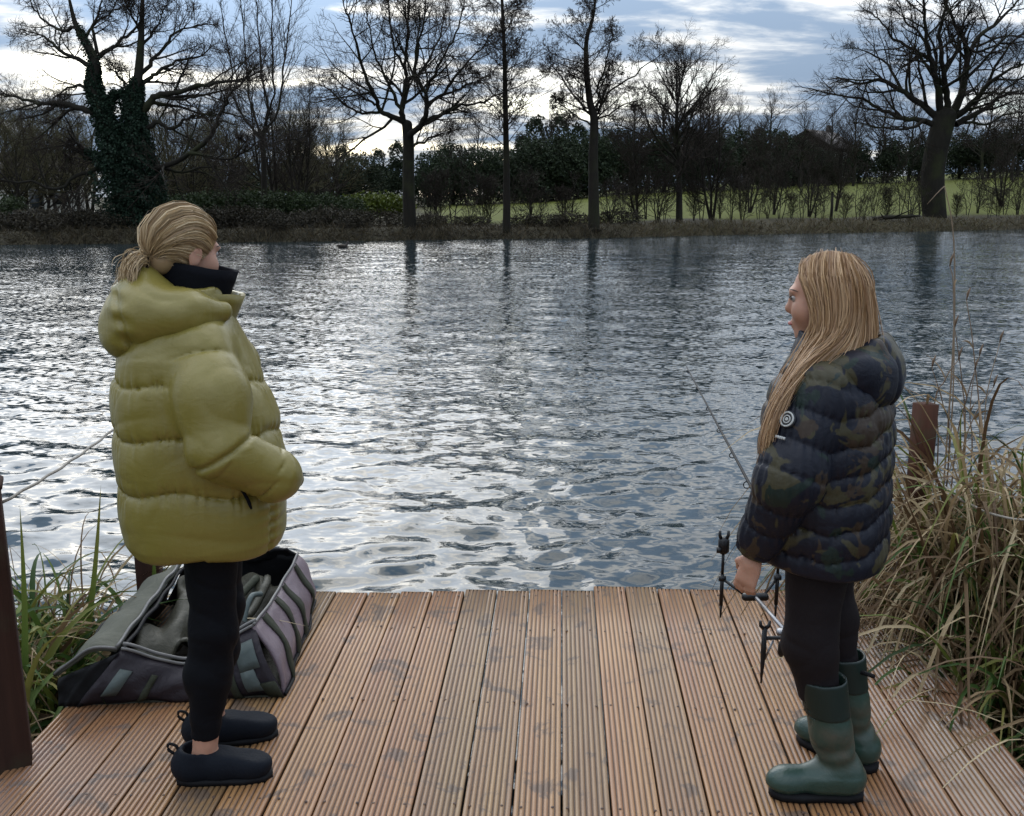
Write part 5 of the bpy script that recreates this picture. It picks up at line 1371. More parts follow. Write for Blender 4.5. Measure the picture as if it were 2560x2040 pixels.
    def leg(p):
        d = None
        for s in (-1, 1):
            k = legs[s]; e = chain(p, [(.0, s * .072, .80), k[1], (k[1][0] - .035, k[1][1], .30)], [.098, .070, .058], .05)
            e = e + .0016 * wob(p, 30, s) + .004 * (1 - np.abs(wob(p * np.array([1, 1, 1.8], f32), 12, 5 + s))) ** 5
            d = e if d is None else smin(d, e, .01)
        return smax(smax(d, p[:, 2] - .86, .01), .29 - p[:, 2], .004)
    sdf_obj('leggings', leg, (-.16, -.20, .24), (.16, .20, .90), .006, M_legg2, root, smooth_it=1)
    for s in (1, -1):
        k = legs[s]; yw = 12 if s > 0 else -34; top = .362
        Rm = rotm('Z', yw).astype(f32); fx, fy = k[3][0], k[3][1]
        tx, ty = k[1][0] - .030 - fx, k[1][1] - fy
        tq = (np.array([tx, ty, top]) @ Rm)
        def boot(p):
            q = (p - np.array([fx, fy, 0], f32)) @ Rm
            d = chain(q, [(-.028, 0, .062), (.055, 0, .058), (.150, 0, .050)], [.045, .043, .036], .03)
            d = smin(d, ell(q, (.155, 0, .048), (.056, .046, .036)), .025)
            d = smin(d, chain(q, [(-.010, 0, .07), (tq[0] * .45, tq[1] * .45, .20), (tq[0], tq[1], top + .03)], [.050, .056, .069], .03), .035)
            d = smax(d, q[:, 2] - top, .003)
            d = smax(d, -chain(q, [(tq[0] * .7, tq[1] * .7, .27), (tq[0], tq[1], top + .06)], [.050, .066], .01), .003)
            d = d + .0035 * np.sin(q[:, 2] * 105 + 30 * q[:, 0] + 2 * np.sin(q[:, 1] * 40)) * np.exp(-((q[:, 2] - .14) / .040) ** 2) + .0018 * wob(q, 22, 3) + .003 * (1 - np.abs(wob(q, 14, 8))) ** 6 * (q[:, 2] > .08) - .002 * np.exp(-((q[:, 2] - .040) / .004) ** 2)
            return smax(d, .020 - q[:, 2], .004)
        b = sdf_obj('rubber_boot', boot, (fx - .13, fy - .13, 0), (fx + .28, fy + .13, .40), .005, M_welly, root)
        def band(p):
            q = (p - np.array([fx, fy, 0], f32)) @ Rm
            d = chain(q, [(-.010, 0, .07), (tq[0] * .45, tq[1] * .45, .20), (tq[0], tq[1], top + .03)], [.050, .056, .069], .03) - .0035
            d = smax(smax(d, q[:, 2] - top - .002, .002), .252 - q[:, 2], .002)
            return smax(d, -chain(q, [(tq[0] * .6, tq[1] * .6, .20), (tq[0], tq[1], top + .06)], [.050, .066], .01), .003)
        sdf_obj('boot_cuff', band, (fx - .12, fy - .12, .21), (fx + .16, fy + .12, .40), .005, M_wellyd, b)
        out = [(-.080, .0), (-.070, .032), (-.02, .046), (.05, .042), (.12, .050), (.18, .042), (.210, .018), (.214, -.006), (.195, -.036), (.13, -.050), (.05, -.044), (-.02, -.046), (-.070, -.032)]
        O = ((np.array(out) - [.06, 0]) * [.93, .90] + [.058, 0]) @ np.array(Matrix.Rotation(R(yw), 2)).T + [fx, fy]; n = len(O)
        V = np.vstack([np.column_stack([O, np.full(n, .001)]), np.column_stack([O, np.full(n, .020)]), [(*O.mean(0), .001)], [(*O.mean(0), .024)]])
        i = np.arange(n); i2 = (i + 1) % n
        mk('sole', V, [np.stack([i, i2, i2 + n, i + n], 1)[:, ::-1], np.stack([i, i2, np.full(n, 2 * n)], 1), np.stack([i2 + n, i + n, np.full(n, 2 * n + 1)], 1)], M_sole, b, smooth=False)
        # strap and buckle at the top, its loose end sticking out behind
        L = lambda q: np.asarray(q) @ Rm.astype(float).T + [fx, fy, 0]
        a0 = np.array([tq[0] - .062, tq[1] + (.030 if s > 0 else 0), .325])
        MB().tube(L([a0 + [.03, .02, .0], a0 + [.005, .006, .0], a0 + [-.02, 0, .001], a0 + [-.055, 0, .002]] if s < 0 else [a0 + [.05, .03, -.01], a0 + [.02, .012, -.012], a0 + [.0, 0, -.02]]), .0065, 6).build('strap', M_sole, b)
        MB().tube(L(spline([a0 + [.012, .01, -.012], a0 + [-.006, .004, -.010], a0 + [-.010, .004, .010], a0 + [.008, .010, .014]], 9)), .0028, 5).build('buckle', simple('buckle_metal', (.55, .55, .52), .35, .1, metal=.9), b)
    # long loose hair
    X = lambda q: from_head(q, HC, HY, HP)
    def cap(p):
        q = to_head(p, HC, HY, HP)
        d = ell(q, (-.016, 0, .034), (.096, .0765, .083))
        d = smin(d, chain(q, [(-.045, .030, -.02), (-.050, .045, -.10), (-.040, .060, -.155)], [.050, .042, .026], .04), .04)
        d = smin(d, chain(q, [(-.055, -.030, -.02), (-.065, -.03, -.11), (-.075, -.02, -.15)], [.054, .048, .034], .04), .04)
        d = smin(d, chain(q, [(-.005, .068, .0), (-.002, .074, -.09), (.03, .085, -.17)], [.024, .022, .018], .03), .03)
        d = smax(d, q[:, 0] - np.interp(q[:, 2], [-.2, -.05, -.01, .03, .06, .085, .12], [.06, .034, .040, .066, .080, .070, .05]).astype(f32), .008)
        return smax(d, -.170 - q[:, 2], .02)
    o = sdf_obj('hair', cap, (-.14, -.14, 1.24), (.18, .14, 1.56), .005, M_hairR, root)
    o.data.attributes.new('tint', 'FLOAT', 'POINT').data.foreach_set('value', np.full(len(o.data.vertices), .28, f32))
    # guides: front lock by the face -> back of the head (visible side is +y)
    Gd = [
     [(.056, .012, .106), (.064, .052, .072), (.038, .080, .010), (.026, .088, -.060), (.058, .096, -.130), (.100, .125, -.205), (.132, .170, -.290), (.146, .200, -.370), (.150, .212, -.430)],
     [(.038, .012, .116), (.046, .064, .078), (.020, .088, .010), (.012, .094, -.070), (.050, .110, -.130), (.088, .155, -.205), (.124, .205, -.290), (.140, .232, -.375), (.146, .240, -.450)],
     [(.015, .010, .124), (.022, .074, .080), (.004, .092, .010), (.000, .098, -.070), (.024, .122, -.122), (.066, .180, -.185), (.104, .230, -.260), (.128, .252, -.340), (.136, .258, -.410)],
     [(-.015, .008, .126), (-.020, .076, .078), (-.030, .090, .008), (-.028, .100, -.070), (-.004, .130, -.110), (.038, .190, -.155), (.080, .240, -.225), (.108, .262, -.290), (.118, .268, -.340)],
     [(-.045, .006, .120), (-.062, .068, .070), (-.072, .078, .0), (-.064, .090, -.070), (-.040, .120, -.105), (-.004, .165, -.130), (.034, .205, -.165), (.065, .235, -.205), (.085, .250, -.24)],
     [(-.065, .004, .112), (-.095, .050, .058), (-.104, .056, -.01), (-.102, .060, -.080), (-.098, .075, -.130), (-.090, .085, -.155), (-.085, .09, -.165), (-.08, .09, -.17)],
     [(-.070, .002, .108), (-.112, .015, .050), (-.120, .020, -.02), (-.124, .020, -.085), (-.122, .025, -.130), (-.112, .03, -.155), (-.10, .03, -.165), (-.095, .03, -.17)],
     [(-.070, .000, .108), (-.110, -.030, .050), (-.116, -.035, -.02), (-.120, -.040, -.085), (-.118, -.040, -.130), (-.108, -.04, -.155), (-.10, -.04, -.165), (-.095, -.04, -.17)],
     [(-.050, -.004, .118), (-.075, -.066, .066), (-.084, -.074, 0), (-.084, -.080, -.075), (-.08, -.085, -.13), (-.07, -.09, -.155), (-.065, -.09, -.165), (-.06, -.09, -.17)],
     [(.0, -.008, .124), (.0, -.078, .078), (-.012, -.090, .008), (-.014, -.094, -.07), (-.005, -.10, -.14), (.02, -.12, -.19), (.04, -.14, -.24), (.05, -.15, -.28)],
     [(.055, -.010, .108), (.066, -.060, .068), (.048, -.080, .010), (.040, -.088, -.06), (.055, -.095, -.14), (.085, -.12, -.22), (.10, -.14, -.30), (.10, -.15, -.36)]]
    Gd = [[(x * 0.985 - .001, y * 0.985, z) for x, y, z in q] for q in Gd]
    Gd = [list(map(tuple, spline(q, 9))) for q in Gd]
    strands('hair_strand', Gd, 7500, M_hairR, root, .0010, .0032, 5, 14, xf=X, var=.28)['kind'] = 'stuff'
    return root
camo_woman()
# ================================================================== FISHING BAG
def cam_xyz(xc, d, z): return W(xc, d, z)
M_mauve = cloth('mauve_grey_nylon', (0.165, 0.124, 0.138), 0.5, 0, .5, 12, .4)
M_plum = cloth('dark_plum_nylon', (0.020, 0.015, 0.020), 0.55, 0, .5, 12, .35)
M_lining = cloth('olive_lining', (0.036, 0.034, 0.022), 0.6, 0, .6, 12, .3)
M_lid = cloth('grey_green_lid', (0.085, 0.086, 0.066), 0.75, 0, .6, 9, .2)
M_web = cloth('olive_webbing', (0.034, 0.037, 0.024), 0.7, 0, .2, 60, .2)
M_pipe = cloth('pale_piping', (0.125, 0.12, 0.115), 0.5, 0, .1, 40, .4)
M_blk = cloth('black_plastic', (0.007, 0.007, 0.008), 0.6, 0, .1, 40, .2)
M_teal = cloth('grey_teal_patch', (0.080, 0.100, 0.095), 0.55, 0, .2, 30, .3)
def sheet(name, C, mat, parent, nu=18, nv=10, sag=None, th=0.012, seed=0, wr=0.006, org=None):
    """soft panel through corners C = bl, br, tr, tl with folds and a thickness"""
    C = [np.asarray(c, float) for c in C]; g = np.random.default_rng(seed)
    u, v = np.meshgrid(np.linspace(0, 1, nu), np.linspace(0, 1, nv)); U, Vv = u[..., None], v[..., None]
    P = (C[0] * (1 - U) + C[1] * U) * (1 - Vv) + (C[3] * (1 - U) + C[2] * U) * Vv
    if sag is not None: P = P + sag(u, v)
    N = np.cross(np.gradient(P, axis=1), np.gradient(P, axis=0)); N /= np.linalg.norm(N, axis=2, keepdims=True) + 1e-9
    a, b, c = g.uniform(0, 6, 3)
    P = P + N * (wr * (np.sin(u * 11 + 4 * v + a) * np.sin(v * 7 + b) + .6 * np.sin(u * 23 - 9 * v + c)))[..., None]
    V = np.vstack([P.reshape(-1, 3), (P - N * th).reshape(-1, 3)]); n = nu * nv
    i = np.arange(nv - 1)[:, None] * nu + np.arange(nu - 1)[None]
    Fq = np.stack([i, i + 1, i + nu + 1, i + nu], -1).reshape(-1, 4)
    per = np.concatenate([np.arange(nu), np.arange(1, nv) * nu + nu - 1, (nv - 1) * nu + np.arange(nu - 2, -1, -1), np.arange(nv - 2, 0, -1) * nu]); p2 = np.roll(per, -1)
    o = mk(name, V - (org if org is not None else 0), [Fq, Fq[:, ::-1] + n, np.stack([per, p2, p2 + n, per + n], 1)[:, ::-1]], mat, parent)
    return o, P
def build_bag():
    O = W(-1.15, 3.68); bag = empty('fishing_bag', O)
    tag(bag, 'open mauve and olive fishing holdall with its grey lid folded back', 'bag')
    def p(x, d, z): return W(x, d, z)
    FR, RR, RL, FL = p(-.79, 3.27, .004), p(-.84, 4.10, .004), p(-1.47, 4.08, .004), p(-1.48, 3.20, .004)
    FRt, RRt, RLt, FLt = p(-.90, 3.34, .235), p(-.90, 4.08, .225), p(-1.36, 4.02, .20), p(-1.33, 3.24, .19)
    up = np.array([0, 0, 1.0])
    sheet('base', [FL, FR, RR, RL], M_lining, bag, 12, 14, None, .003, 1, .001, O)
    wr_, P = sheet('side_wall', [FR, RR, RRt, FRt], M_mauve, bag, 26, 10, lambda u, v: (np.sin(v * np.pi) * .030)[..., None] * cR + (-.018 * v * np.sin(u * np.pi))[..., None] * up, .012, 3, .006, O)
    for uu in (.16, .40, .63, .84):          # webbing straps over the mauve wall
        k = int(uu * 25); col = P[:, k] + cR * .010; w = (P[:, k + 1] - P[:, k]); w = w / np.linalg.norm(w, axis=1, keepdims=True) * .021
        V = np.vstack([col - w, col + w, col - w - cR * .006, col + w - cR * .006]) - O; n = len(col); i = np.arange(n - 1)
        mk('strap', V, [np.stack([i, i + n, i + n + 1, i + 1], 1), np.stack([i + 2 * n, i, i + 1, i + 2 * n + 1], 1), np.stack([i + n, i + 3 * n, i + 3 * n + 1, i + n + 1], 1)], M_web, wr_)
    MB().tube(P[-1] - O + up * .004, .0055, 7).build('piping', M_pipe, wr_)
    MB().tube(P[0] - O + cR * .004 + up * .006, .007, 7).build('piping', M_blk, wr_)
    fw, P = sheet('front_wall', [FL, FR, FRt, FLt], M_plum, bag, 26, 9, lambda u, v: (-np.sin(v * np.pi) * .035)[..., None] * cF + (-.095 * v * np.sin(u * np.pi) ** 1.3)[..., None] * up, .012, 5, .007, O)
    MB().tube(P[-1] - O + up * .004, .0055, 7).build('piping', M_pipe, fw)
    MB().tube(P[-1] - O + up * .014 + cF * .018, .006, 7).build('piping', M_pipe, fw)
    def patch(u0, u1, v0, v1, name, mat, par):
        nu, nv = P.shape[1] - 1, P.shape[0] - 1; a = P[int(v0 * nv):int(v1 * nv) + 1, int(u0 * nu):int(u1 * nu) + 1] - cF * .008
        m, k = a.shape[:2]; V = np.vstack([a.reshape(-1, 3), (a + cF * .006).reshape(-1, 3)]) - O; i = np.arange(m - 1)[:, None] * k + np.arange(k - 1)[None]
        Fq = np.stack([i, i + 1, i + k + 1, i + k], -1).reshape(-1, 4); per = np.concatenate([np.arange(k), np.arange(1, m) * k + k - 1, (m - 1) * k + np.arange(k - 2, -1, -1), np.arange(m - 2, 0, -1) * k]); p2 = np.roll(per, -1)
        mk(name, V, [Fq, Fq[:, ::-1] + m * k, np.stack([per, p2, p2 + m * k, per + m * k], 1)[:, ::-1]], mat, par)
    patch(.84, .97, .62, .95, 'buckle_patch', M_teal, fw); patch(.86, .95, .24, .50, 'buckle_patch', M_teal, fw); patch(.10, .17, .30, .80, 'buckle_patch', M_teal, fw)
    patch(.79, .83, .05, .90, 'strap', M_web, fw); patch(.30, .33, .05, .85, 'strap', M_web, fw); patch(.955, 1.0, .0, .30, 'strap', M_web, fw)
    sheet('back_wall', [RR, RL, RLt, RRt], M_blk, bag, 20, 8, lambda u, v: (np.sin(v * np.pi) * .02)[..., None] * cF + (.03 * v * np.sin(u * 3.1))[..., None] * up, .012, 7, .006, O)
    sheet('side_wall', [RL, FL, FLt, RLt], M_blk, bag, 22, 8, lambda u, v: (-np.sin(v * np.pi) * .03)[..., None] * cR, .012, 8, .006, O)
    # raised far corner flap, lid folded outwards, lining heaped inside
    sheet('corner_flap', [p(-1.12, 4.06, .19), RRt - up * .01, p(-.93, 4.02, .265), p(-1.10, 4.05, .255)], M_blk, bag, 10, 6, None, .01, 9, .004, O)
    lid, P = sheet('lid', [p(-1.345, 3.24, .195), p(-1.375, 4.03, .21), p(-1.57, 3.98, .075), p(-1.55, 3.22, .105)], M_lid, bag, 26, 12, lambda u, v: (.045 * np.sin(v * np.pi) * (1 - .5 * u))[..., None] * up, .014, 11, .008, O)
    MB().tube(P[0] - O + up * .008, .0055, 7).build('piping', M_pipe, lid); MB().tube(P[-1] - O, .007, 7).build('piping', M_blk, lid); MB().tube(P[:, 0] - O, .0055, 7).build('piping', M_pipe, lid)
    # dark gusset hanging from lid to deck edge
    sheet('gusset', [p(-1.54, 3.19, .006), p(-1.46, 3.19, .006), p(-1.335, 3.225, .185), p(-1.54, 3.205, .10)], M_blk, bag, 12, 8, None, .01, 12, .006, O)
    sheet('lining', [p(-1.36, 3.34, .05), p(-.93, 3.40, .05), p(-.93, 4.00, .09), p(-1.34, 3.98, .10)], M_lining, bag, 30, 30, lambda u, v: (.05 + .045 * np.sin(u * 9 + 3 * v) * np.sin(v * 8 - u * 2) + .03 * np.sin(u * 17 + v * 9))[..., None] * up, .01, 13, .012, O)
    for q, m_ in (([(-1.0, 3.95, .17), (-.97, 3.80, .20), (-.985, 3.62, .16), (-1.01, 3.5, .18)], M_lining), ([(-1.03, 3.9, .19), (-1.08, 3.7, .15), (-1.05, 3.55, .14)], M_web), ([(-.955, 3.66, .22), (-.965, 3.56, .25), (-.975, 3.50, .20), (-.97, 3.46, .13)], M_teal)):
        MB().tube(spline([p(*c) - O for c in q], 16), .016 if m_ is not M_teal else .010, 7).build('inner_strap', m_, bag)
    MB().box(p(-.985, 3.47, .155) - O, (.05, .06, .07), .4, .3, bev=.015).build('clip', M_blk, bag)
build_bag()

# ================================================================== ROD POD AND ROD
M_metal = simple('black_anodised_metal', (0.012, 0.012, 0.013), 0.35, 0.2, 30, metal=.4)
M_alu = simple('bare_aluminium', (0.30, 0.30, 0.31), 0.45, 0.1, 30, metal=1.0)
def build_pod():
    O = W(.98, 3.66); pod = empty('rod_pod', O)
    tag(pod, 'black metal rod pod with bite alarm standing on the jetty', 'rod pod')
    p = lambda x, d, z: W(x, d, z) - O
    for nm, x, d, h in (('front_upright', .857, 3.94, .30), ('front_upright', 1.085, 3.95, .30)):
        u = MB().tube([p(x, d, .002), p(x, d, .06)], [.004, .006], 8).build(nm, M_metal, pod)
        MB().tube([p(x, d, .055), p(x, d, .19)], .008, 8).build('leg_tube', M_metal, u)
        MB().tube([p(x, d, .19), p(x, d, h - .02)], .0062, 8).build('leg_tube', M_metal, u)
        MB().tube([p(x - .014, d, .172), p(x + .014, d, .172)], .012, 8).build('clamp_screw', M_metal, u)
        al = MB().box(p(x, d, h + .012), (.044, .034, .072), YAW, 0, bev=.012).build('bite_alarm', M_metal, pod)
        for s in (-1, 1): MB().tube([p(x + s * .010, d, h + .040), p(x + s * .017, d, h + .056), p(x + s * .017, d, h + .076)], [.008, .007, .005], 7).build('alarm_ear', M_metal, al)
        MB().tube([p(x - .03, d - .01, h - .002), p(x - .012, d - .012, h - .002)], .013, 9).build('dial', M_metal, al)
    C = p(.975, 3.86, .125)
    MB().box(C, (.105, .030, .028), YAW, 0, bev=.006).build('centre_block', M_metal, pod, smooth=False)
    MB().tube([p(.857, 3.94, .172), p(.93, 3.88, .130)], .006, 8).build('crossbar', M_metal, pod)
    MB().tube([p(1.085, 3.95, .172), p(1.02, 3.88, .130)], .006, 8).build('crossbar', M_metal, pod)
    MB().tube([C, p(.985, 3.42, .170)], .0075, 8).build('centre_tube', M_alu, pod)
    MB().box(p(.985, 3.42, .172), (.075, .032, .026), YAW, 0, bev=.006).build('rear_block', M_alu, pod, smooth=False)
    MB().tube([p(.895, 3.385, .165), p(1.10, 3.40, .165)], .0075, 8).build('crossbar', M_metal, pod)
    for x, h in ((.895, .205), (1.06, .30)):
        u = MB().tube([p(x, 3.385, h), p(x, 3.385, .115), p(x - .004, 3.375, .060), p(x - .008, 3.365, .002)], [.009, .010, .007, .003], 8).build('rear_upright', M_metal, pod)
        for s in (-1, 1): MB().tube([p(x, 3.385, h - .005), p(x + s * .015, 3.385, h + .008), p(x + s * .017, 3.385, h + .026)], [.008, .007, .005], 7).build('rod_rest', M_metal, u)
        MB().tube([p(x + .004, 3.38, .085), p(x + .034, 3.39, .155)], .004, 6).build('brace', M_alu, u)
    bo = MB().tube([p(.962, 3.40, .150), p(.962, 3.40, .138), p(.962, 3.40, .10), p(.962, 3.40, .088)], [.004, .012, .013, .006], 9).build('bobbin', M_metal, pod)
    MB().tube([p(.905, 3.90, .135), p(.905, 3.90, .225)], .0012, 4).build('line', M_metal, pod)
    MB().tube([p(.97, 3.40, .118), p(1.02, 3.39, .122)], .002, 4).build('chain', M_alu, bo)
build_pod()
def build_rod():
    a, b = W(1.030, 3.02, .305), W(1.165, 6.75, .570); O = a; rod = empty('fishing_rod', O)
    tag(rod, 'thin black fishing rod resting on the pod and reaching over the water', 'fishing rod')
    at = lambda t: a * (1 - t) + b * t - O
    MB().tube([at(0), at(.12), at(.17), at(.5), at(1)], [.013, .013, .0085, .0065, .0030], 8).build('blank', M_blk, rod)
    MB().tube([at(0), at(.03), at(.06)], [.0155, .0155, .014], 10).build('handle', M_blk, rod)
    for t, r in ((.30, .022), (.41, .017), (.52, .013), (.63, .011), (.74, .009), (.86, .007), (.97, .006)):
        c = at(t) - np.array([0, 0, r + .006]); th = np.linspace(0, 2 * np.pi, 17)
        o = MB().tube(c + np.outer(np.cos(th), cR) * r + np.outer(np.sin(th), [0, 0, 1]) * r, .0026, 5, cap=False).build('guide_ring', M_blk, rod)
    pts = np.array([at(t) - np.array([0, 0, .012]) for t in np.linspace(.12, 1, 10)])
    MB().tube(pts, .0006, 4).build('fishing_line', M_blk, rod)
    c = at(.135) - np.array([0, 0, .06])
    rl = MB().tube([c + cF * -.03, c + cF * .0, c + cF * .035], [.022, .026, .020], 12).build('reel', M_metal, rod)
    MB().tube([at(.135), c], [.006, .009], 7).build('reel_stem', M_metal, rl)
    MB().tube([c, c + cR * .05, c + cR * .055 + np.array([0, 0, -.03])], [.005, .004, .006], 6).build('reel_handle', M_metal, rl)
build_rod()

# ================================================================== WATERSIDE PLANTS BESIDE THE JETTY
M_sedge = reed_material('dry_sedge', [(0.085, 0.046, 0.022), (0.230, 0.150, 0.076), (0.420, 0.310, 0.170), (0.580, 0.470, 0.290)])
M_green = reed_material('green_blade', [(0.020, 0.052, 0.012), (0.050, 0.110, 0.020), (0.120, 0.165, 0.028), (0.230, 0.200, 0.050)])
M_stem = reed_material('dry_stem', [(0.120, 0.072, 0.045), (0.250, 0.165, 0.105), (0.300, 0.210, 0.140), (0.34, 0.26, 0.18)])
def arching(n, g, rad, L, droop, w, lean=(0, 0), steep=(55, 88), npt=9, ok=.35):
    """n blades that rise from a tuft and arch over; verts relative to the tuft"""
    az = g.random(n) * 6.283; el = R(1) * g.uniform(*steep, n); ln = L * g.uniform(.55, 1.15, n)
    d = np.stack([np.cos(az) * np.cos(el) + lean[0], np.sin(az) * np.cos(el) + lean[1], np.sin(el)], 1); d = unit(d)
    b = np.stack([g.normal(0, rad, n), g.normal(0, rad, n), g.uniform(-.05, .02, n)], 1)
    t = np.linspace(0, 1, npt)[None, :, None]; dr = (droop * g.uniform(.5, 1.5, n) * ln)[:, None, None]
    out = unit(d * [1, 1, 0] + 1e-6)
    P = b[:, None] + d[:, None] * ln[:, None, None] * t + out[:, None] * (ln[:, None, None] * ok * t ** 2) - np.array([0, 0, 1.0]) * dr * t ** 2.2
    P += g.normal(0, 1, (n, 1, 3)) * .03 * ln[:, None, None] * np.sin(t * 3.0)
    T = np.gradient(P, axis=1); side = unit(np.cross(T, g.normal(size=(n, 1, 3)) * .5 + np.array([0, 0, 1.0])))
    ww = (w * g.uniform(.6, 1.3, n))[:, None, None] * (1 - .9 * t ** 2.5) * np.minimum(1, .5 + 3 * t)
    fold = unit(np.cross(T, side)) * ww * .22
    V = np.stack([P - side * ww * .5, P + fold, P + side * ww * .5], 2).reshape(-1, 3)
    i = np.arange(n)[:, None] * 3 * npt + np.arange(npt - 1)[None] * 3
    F = np.concatenate([np.stack([i, i + 1, i + 4, i + 3], -1).reshape(-1, 4), np.stack([i + 1, i + 2, i + 5, i + 4], -1).reshape(-1, 4)])
    return V, F, 3 * npt
def sedge(xc, d, z, seed, n_dry, n_green, L, droop, label, lean=(0, 0), w=.010, rad=.10, leaves=4, name='sedge_clump', grp='sedge beside the jetty', steep=(55, 88), ok=.35):
    g = np.random.default_rng(seed); e = empty(name, W(xc, d, z))
    V, F, k = arching(n_dry, g, rad, L, droop, w, lean, steep, 11, ok); o = mk('dry_blades', V, F, M_sedge, e, attrs={'tint': np.repeat(g.random(n_dry), k)}); o['kind'] = 'stuff'
    n_green = int(n_green * 1.6)
    if n_green:
        V, F, k = arching(n_green, g, rad, L * .9, droop * .85, w * 1.3, lean, steep, 11, ok); o = mk('green_blades', V, F, M_green, e, attrs={'tint': np.repeat(g.random(n_green), k)}); o['kind'] = 'stuff'
    for _ in range(leaves):
        V, F, k = arching(1, g, rad, L * .8, droop * .8, w * 2.4, lean, steep, 11, ok); mk('leaf', V, F, M_green, e, attrs={'tint': np.full(k, g.uniform(.1, .9))})
    tag(e, label, 'sedge', grp); return e
S2 = (74, 89)
sedge(1.93, 3.98, -.30, 1, 760, 70, 2.45, 1.0, 'tall dry tan sedge tussock arching beside the red brown post', (-.03, -.02), .014, .13, 5, steep=S2, ok=.14)
sedge(1.72, 4.32, -.38, 2, 300, 30, 1.5, 1.0, 'thin brown sedge hanging over the outer corner of the jetty', (-.14, -.1), .012, .10, 2, steep=(66, 88), ok=.22)
sedge(2.26, 3.80, -.30, 3, 620, 130, 2.2, 1.0, 'mixed tan and green sedge tussock under the slack rope', (-.02, -.02), .0145, .16, 8, steep=S2, ok=.16)
sedge(1.86, 3.52, -.40, 4, 320, 150, 1.5, 1.0, 'low green and brown sedge against the jetty edge, dark water behind', (-.02, -.04), .0145, .12, 8, steep=(70, 88), ok=.2)
sedge(2.12, 3.05, -.42, 5, 380, 60, 1.15, .95, 'pale flattened sedge tuft beside the damp jetty boards', (-.12, -.1), .0145, .15, 4, steep=(40, 80), ok=.3)
sedge(2.45, 3.35, -.38, 6, 460, 170, 1.8, 1.0, 'green-bladed sedge tussock where the slack rope ends', (-.05, 0), .016, .15, 10, steep=S2, ok=.18)
sedge(1.95, 2.55, -.42, 7, 320, 30, .75, .8, 'straw-coloured dead sedge flopped on the dark bank', (-.1, 0), .012, .18, 2, steep=(10, 60))
sedge(2.55, 4.25, -.40, 8, 420, 70, 2.1, 1.0, 'outermost tan sedge tussock standing in the lake', (0, 0), .012, .16, 3, steep=S2, ok=.16)
# green flag leaves and brown reeds between the dark post and the bag
GF = 'waterside flags by the bag'
sedge(-1.92, 3.60, -.42, 11, 80, 130, 1.25, .95, 'green flag leaves with brown tips beside the dark capped post', (.03, 0), .020, .13, 16, 'flag_clump', GF, (68, 88), .2)
sedge(-1.92, 4.08, -.45, 12, 220, 70, 1.30, .95, 'rusty brown reed tuft behind the holdall lid', (-.02, .05), .011, .12, 6, 'flag_clump', GF, (66, 88), .2)
sedge(-2.08, 3.80, -.45, 13, 70, 140, 1.30, .95, 'bright green flag leaves at the outer side of the dark post', (.05, -.05), .020, .14, 14, 'flag_clump', GF, (66, 88), .2)
sedge(-1.90, 3.20, -.45, 14, 110, 90, .90, 1.0, 'drooping green and straw leaves in front of the holdall', (-.05, -.08), .016, .10, 12, 'flag_clump', GF, (62, 86), .25)
sedge(-2.0, 2.75, -.35, 15, 90, 190, .60, .6, 'grass tuft on the bank behind the dark capped post', (0, 0), .008, .16, 0, 'grass_tuft', GF, (45, 85))
def straight_leaf(base, tip, w, label, tints, n=10):
    t = np.linspace(0, 1, n)[:, None]; P = np.asarray(base) * (1 - t) + np.asarray(tip) * t; P[:, 0] += .02 * np.sin(t[:, 0] * 3); ww = w * (1 - t ** 3) * .5
    V = np.stack([P - cR * ww, P + cF * ww * .4, P + cR * ww], 1).reshape(-1, 3); i = np.arange(n - 1) * 3
    o = mk('flag_leaf', V - np.asarray(base), [np.stack([i, i + 1, i + 4, i + 3], 1), np.stack([i + 1, i + 2, i + 5, i + 4], 1)], M_green, attrs={'tint': np.repeat(np.linspace(*tints, n), 3)})
    o.location = tuple(base); tag(o, label, 'leaf')
straight_leaf(W(-1.83, 3.9, -.45), at_d(211, 1020, 3.95), .028, 'tall upright flag leaf with a red brown tip near the olive jacket', (.25, 1.0))
straight_leaf(W(-1.86, 3.5, -.45), at_d(40, 1062, 3.5), .030, 'slanting green flag leaf leaning towards the dark capped post', (.2, .85))
straight_leaf(W(-1.62, 4.15, -.45), at_d(322, 1150, 4.1), .040, 'broad green flag leaf in front of the dark post behind her', (.15, .6))
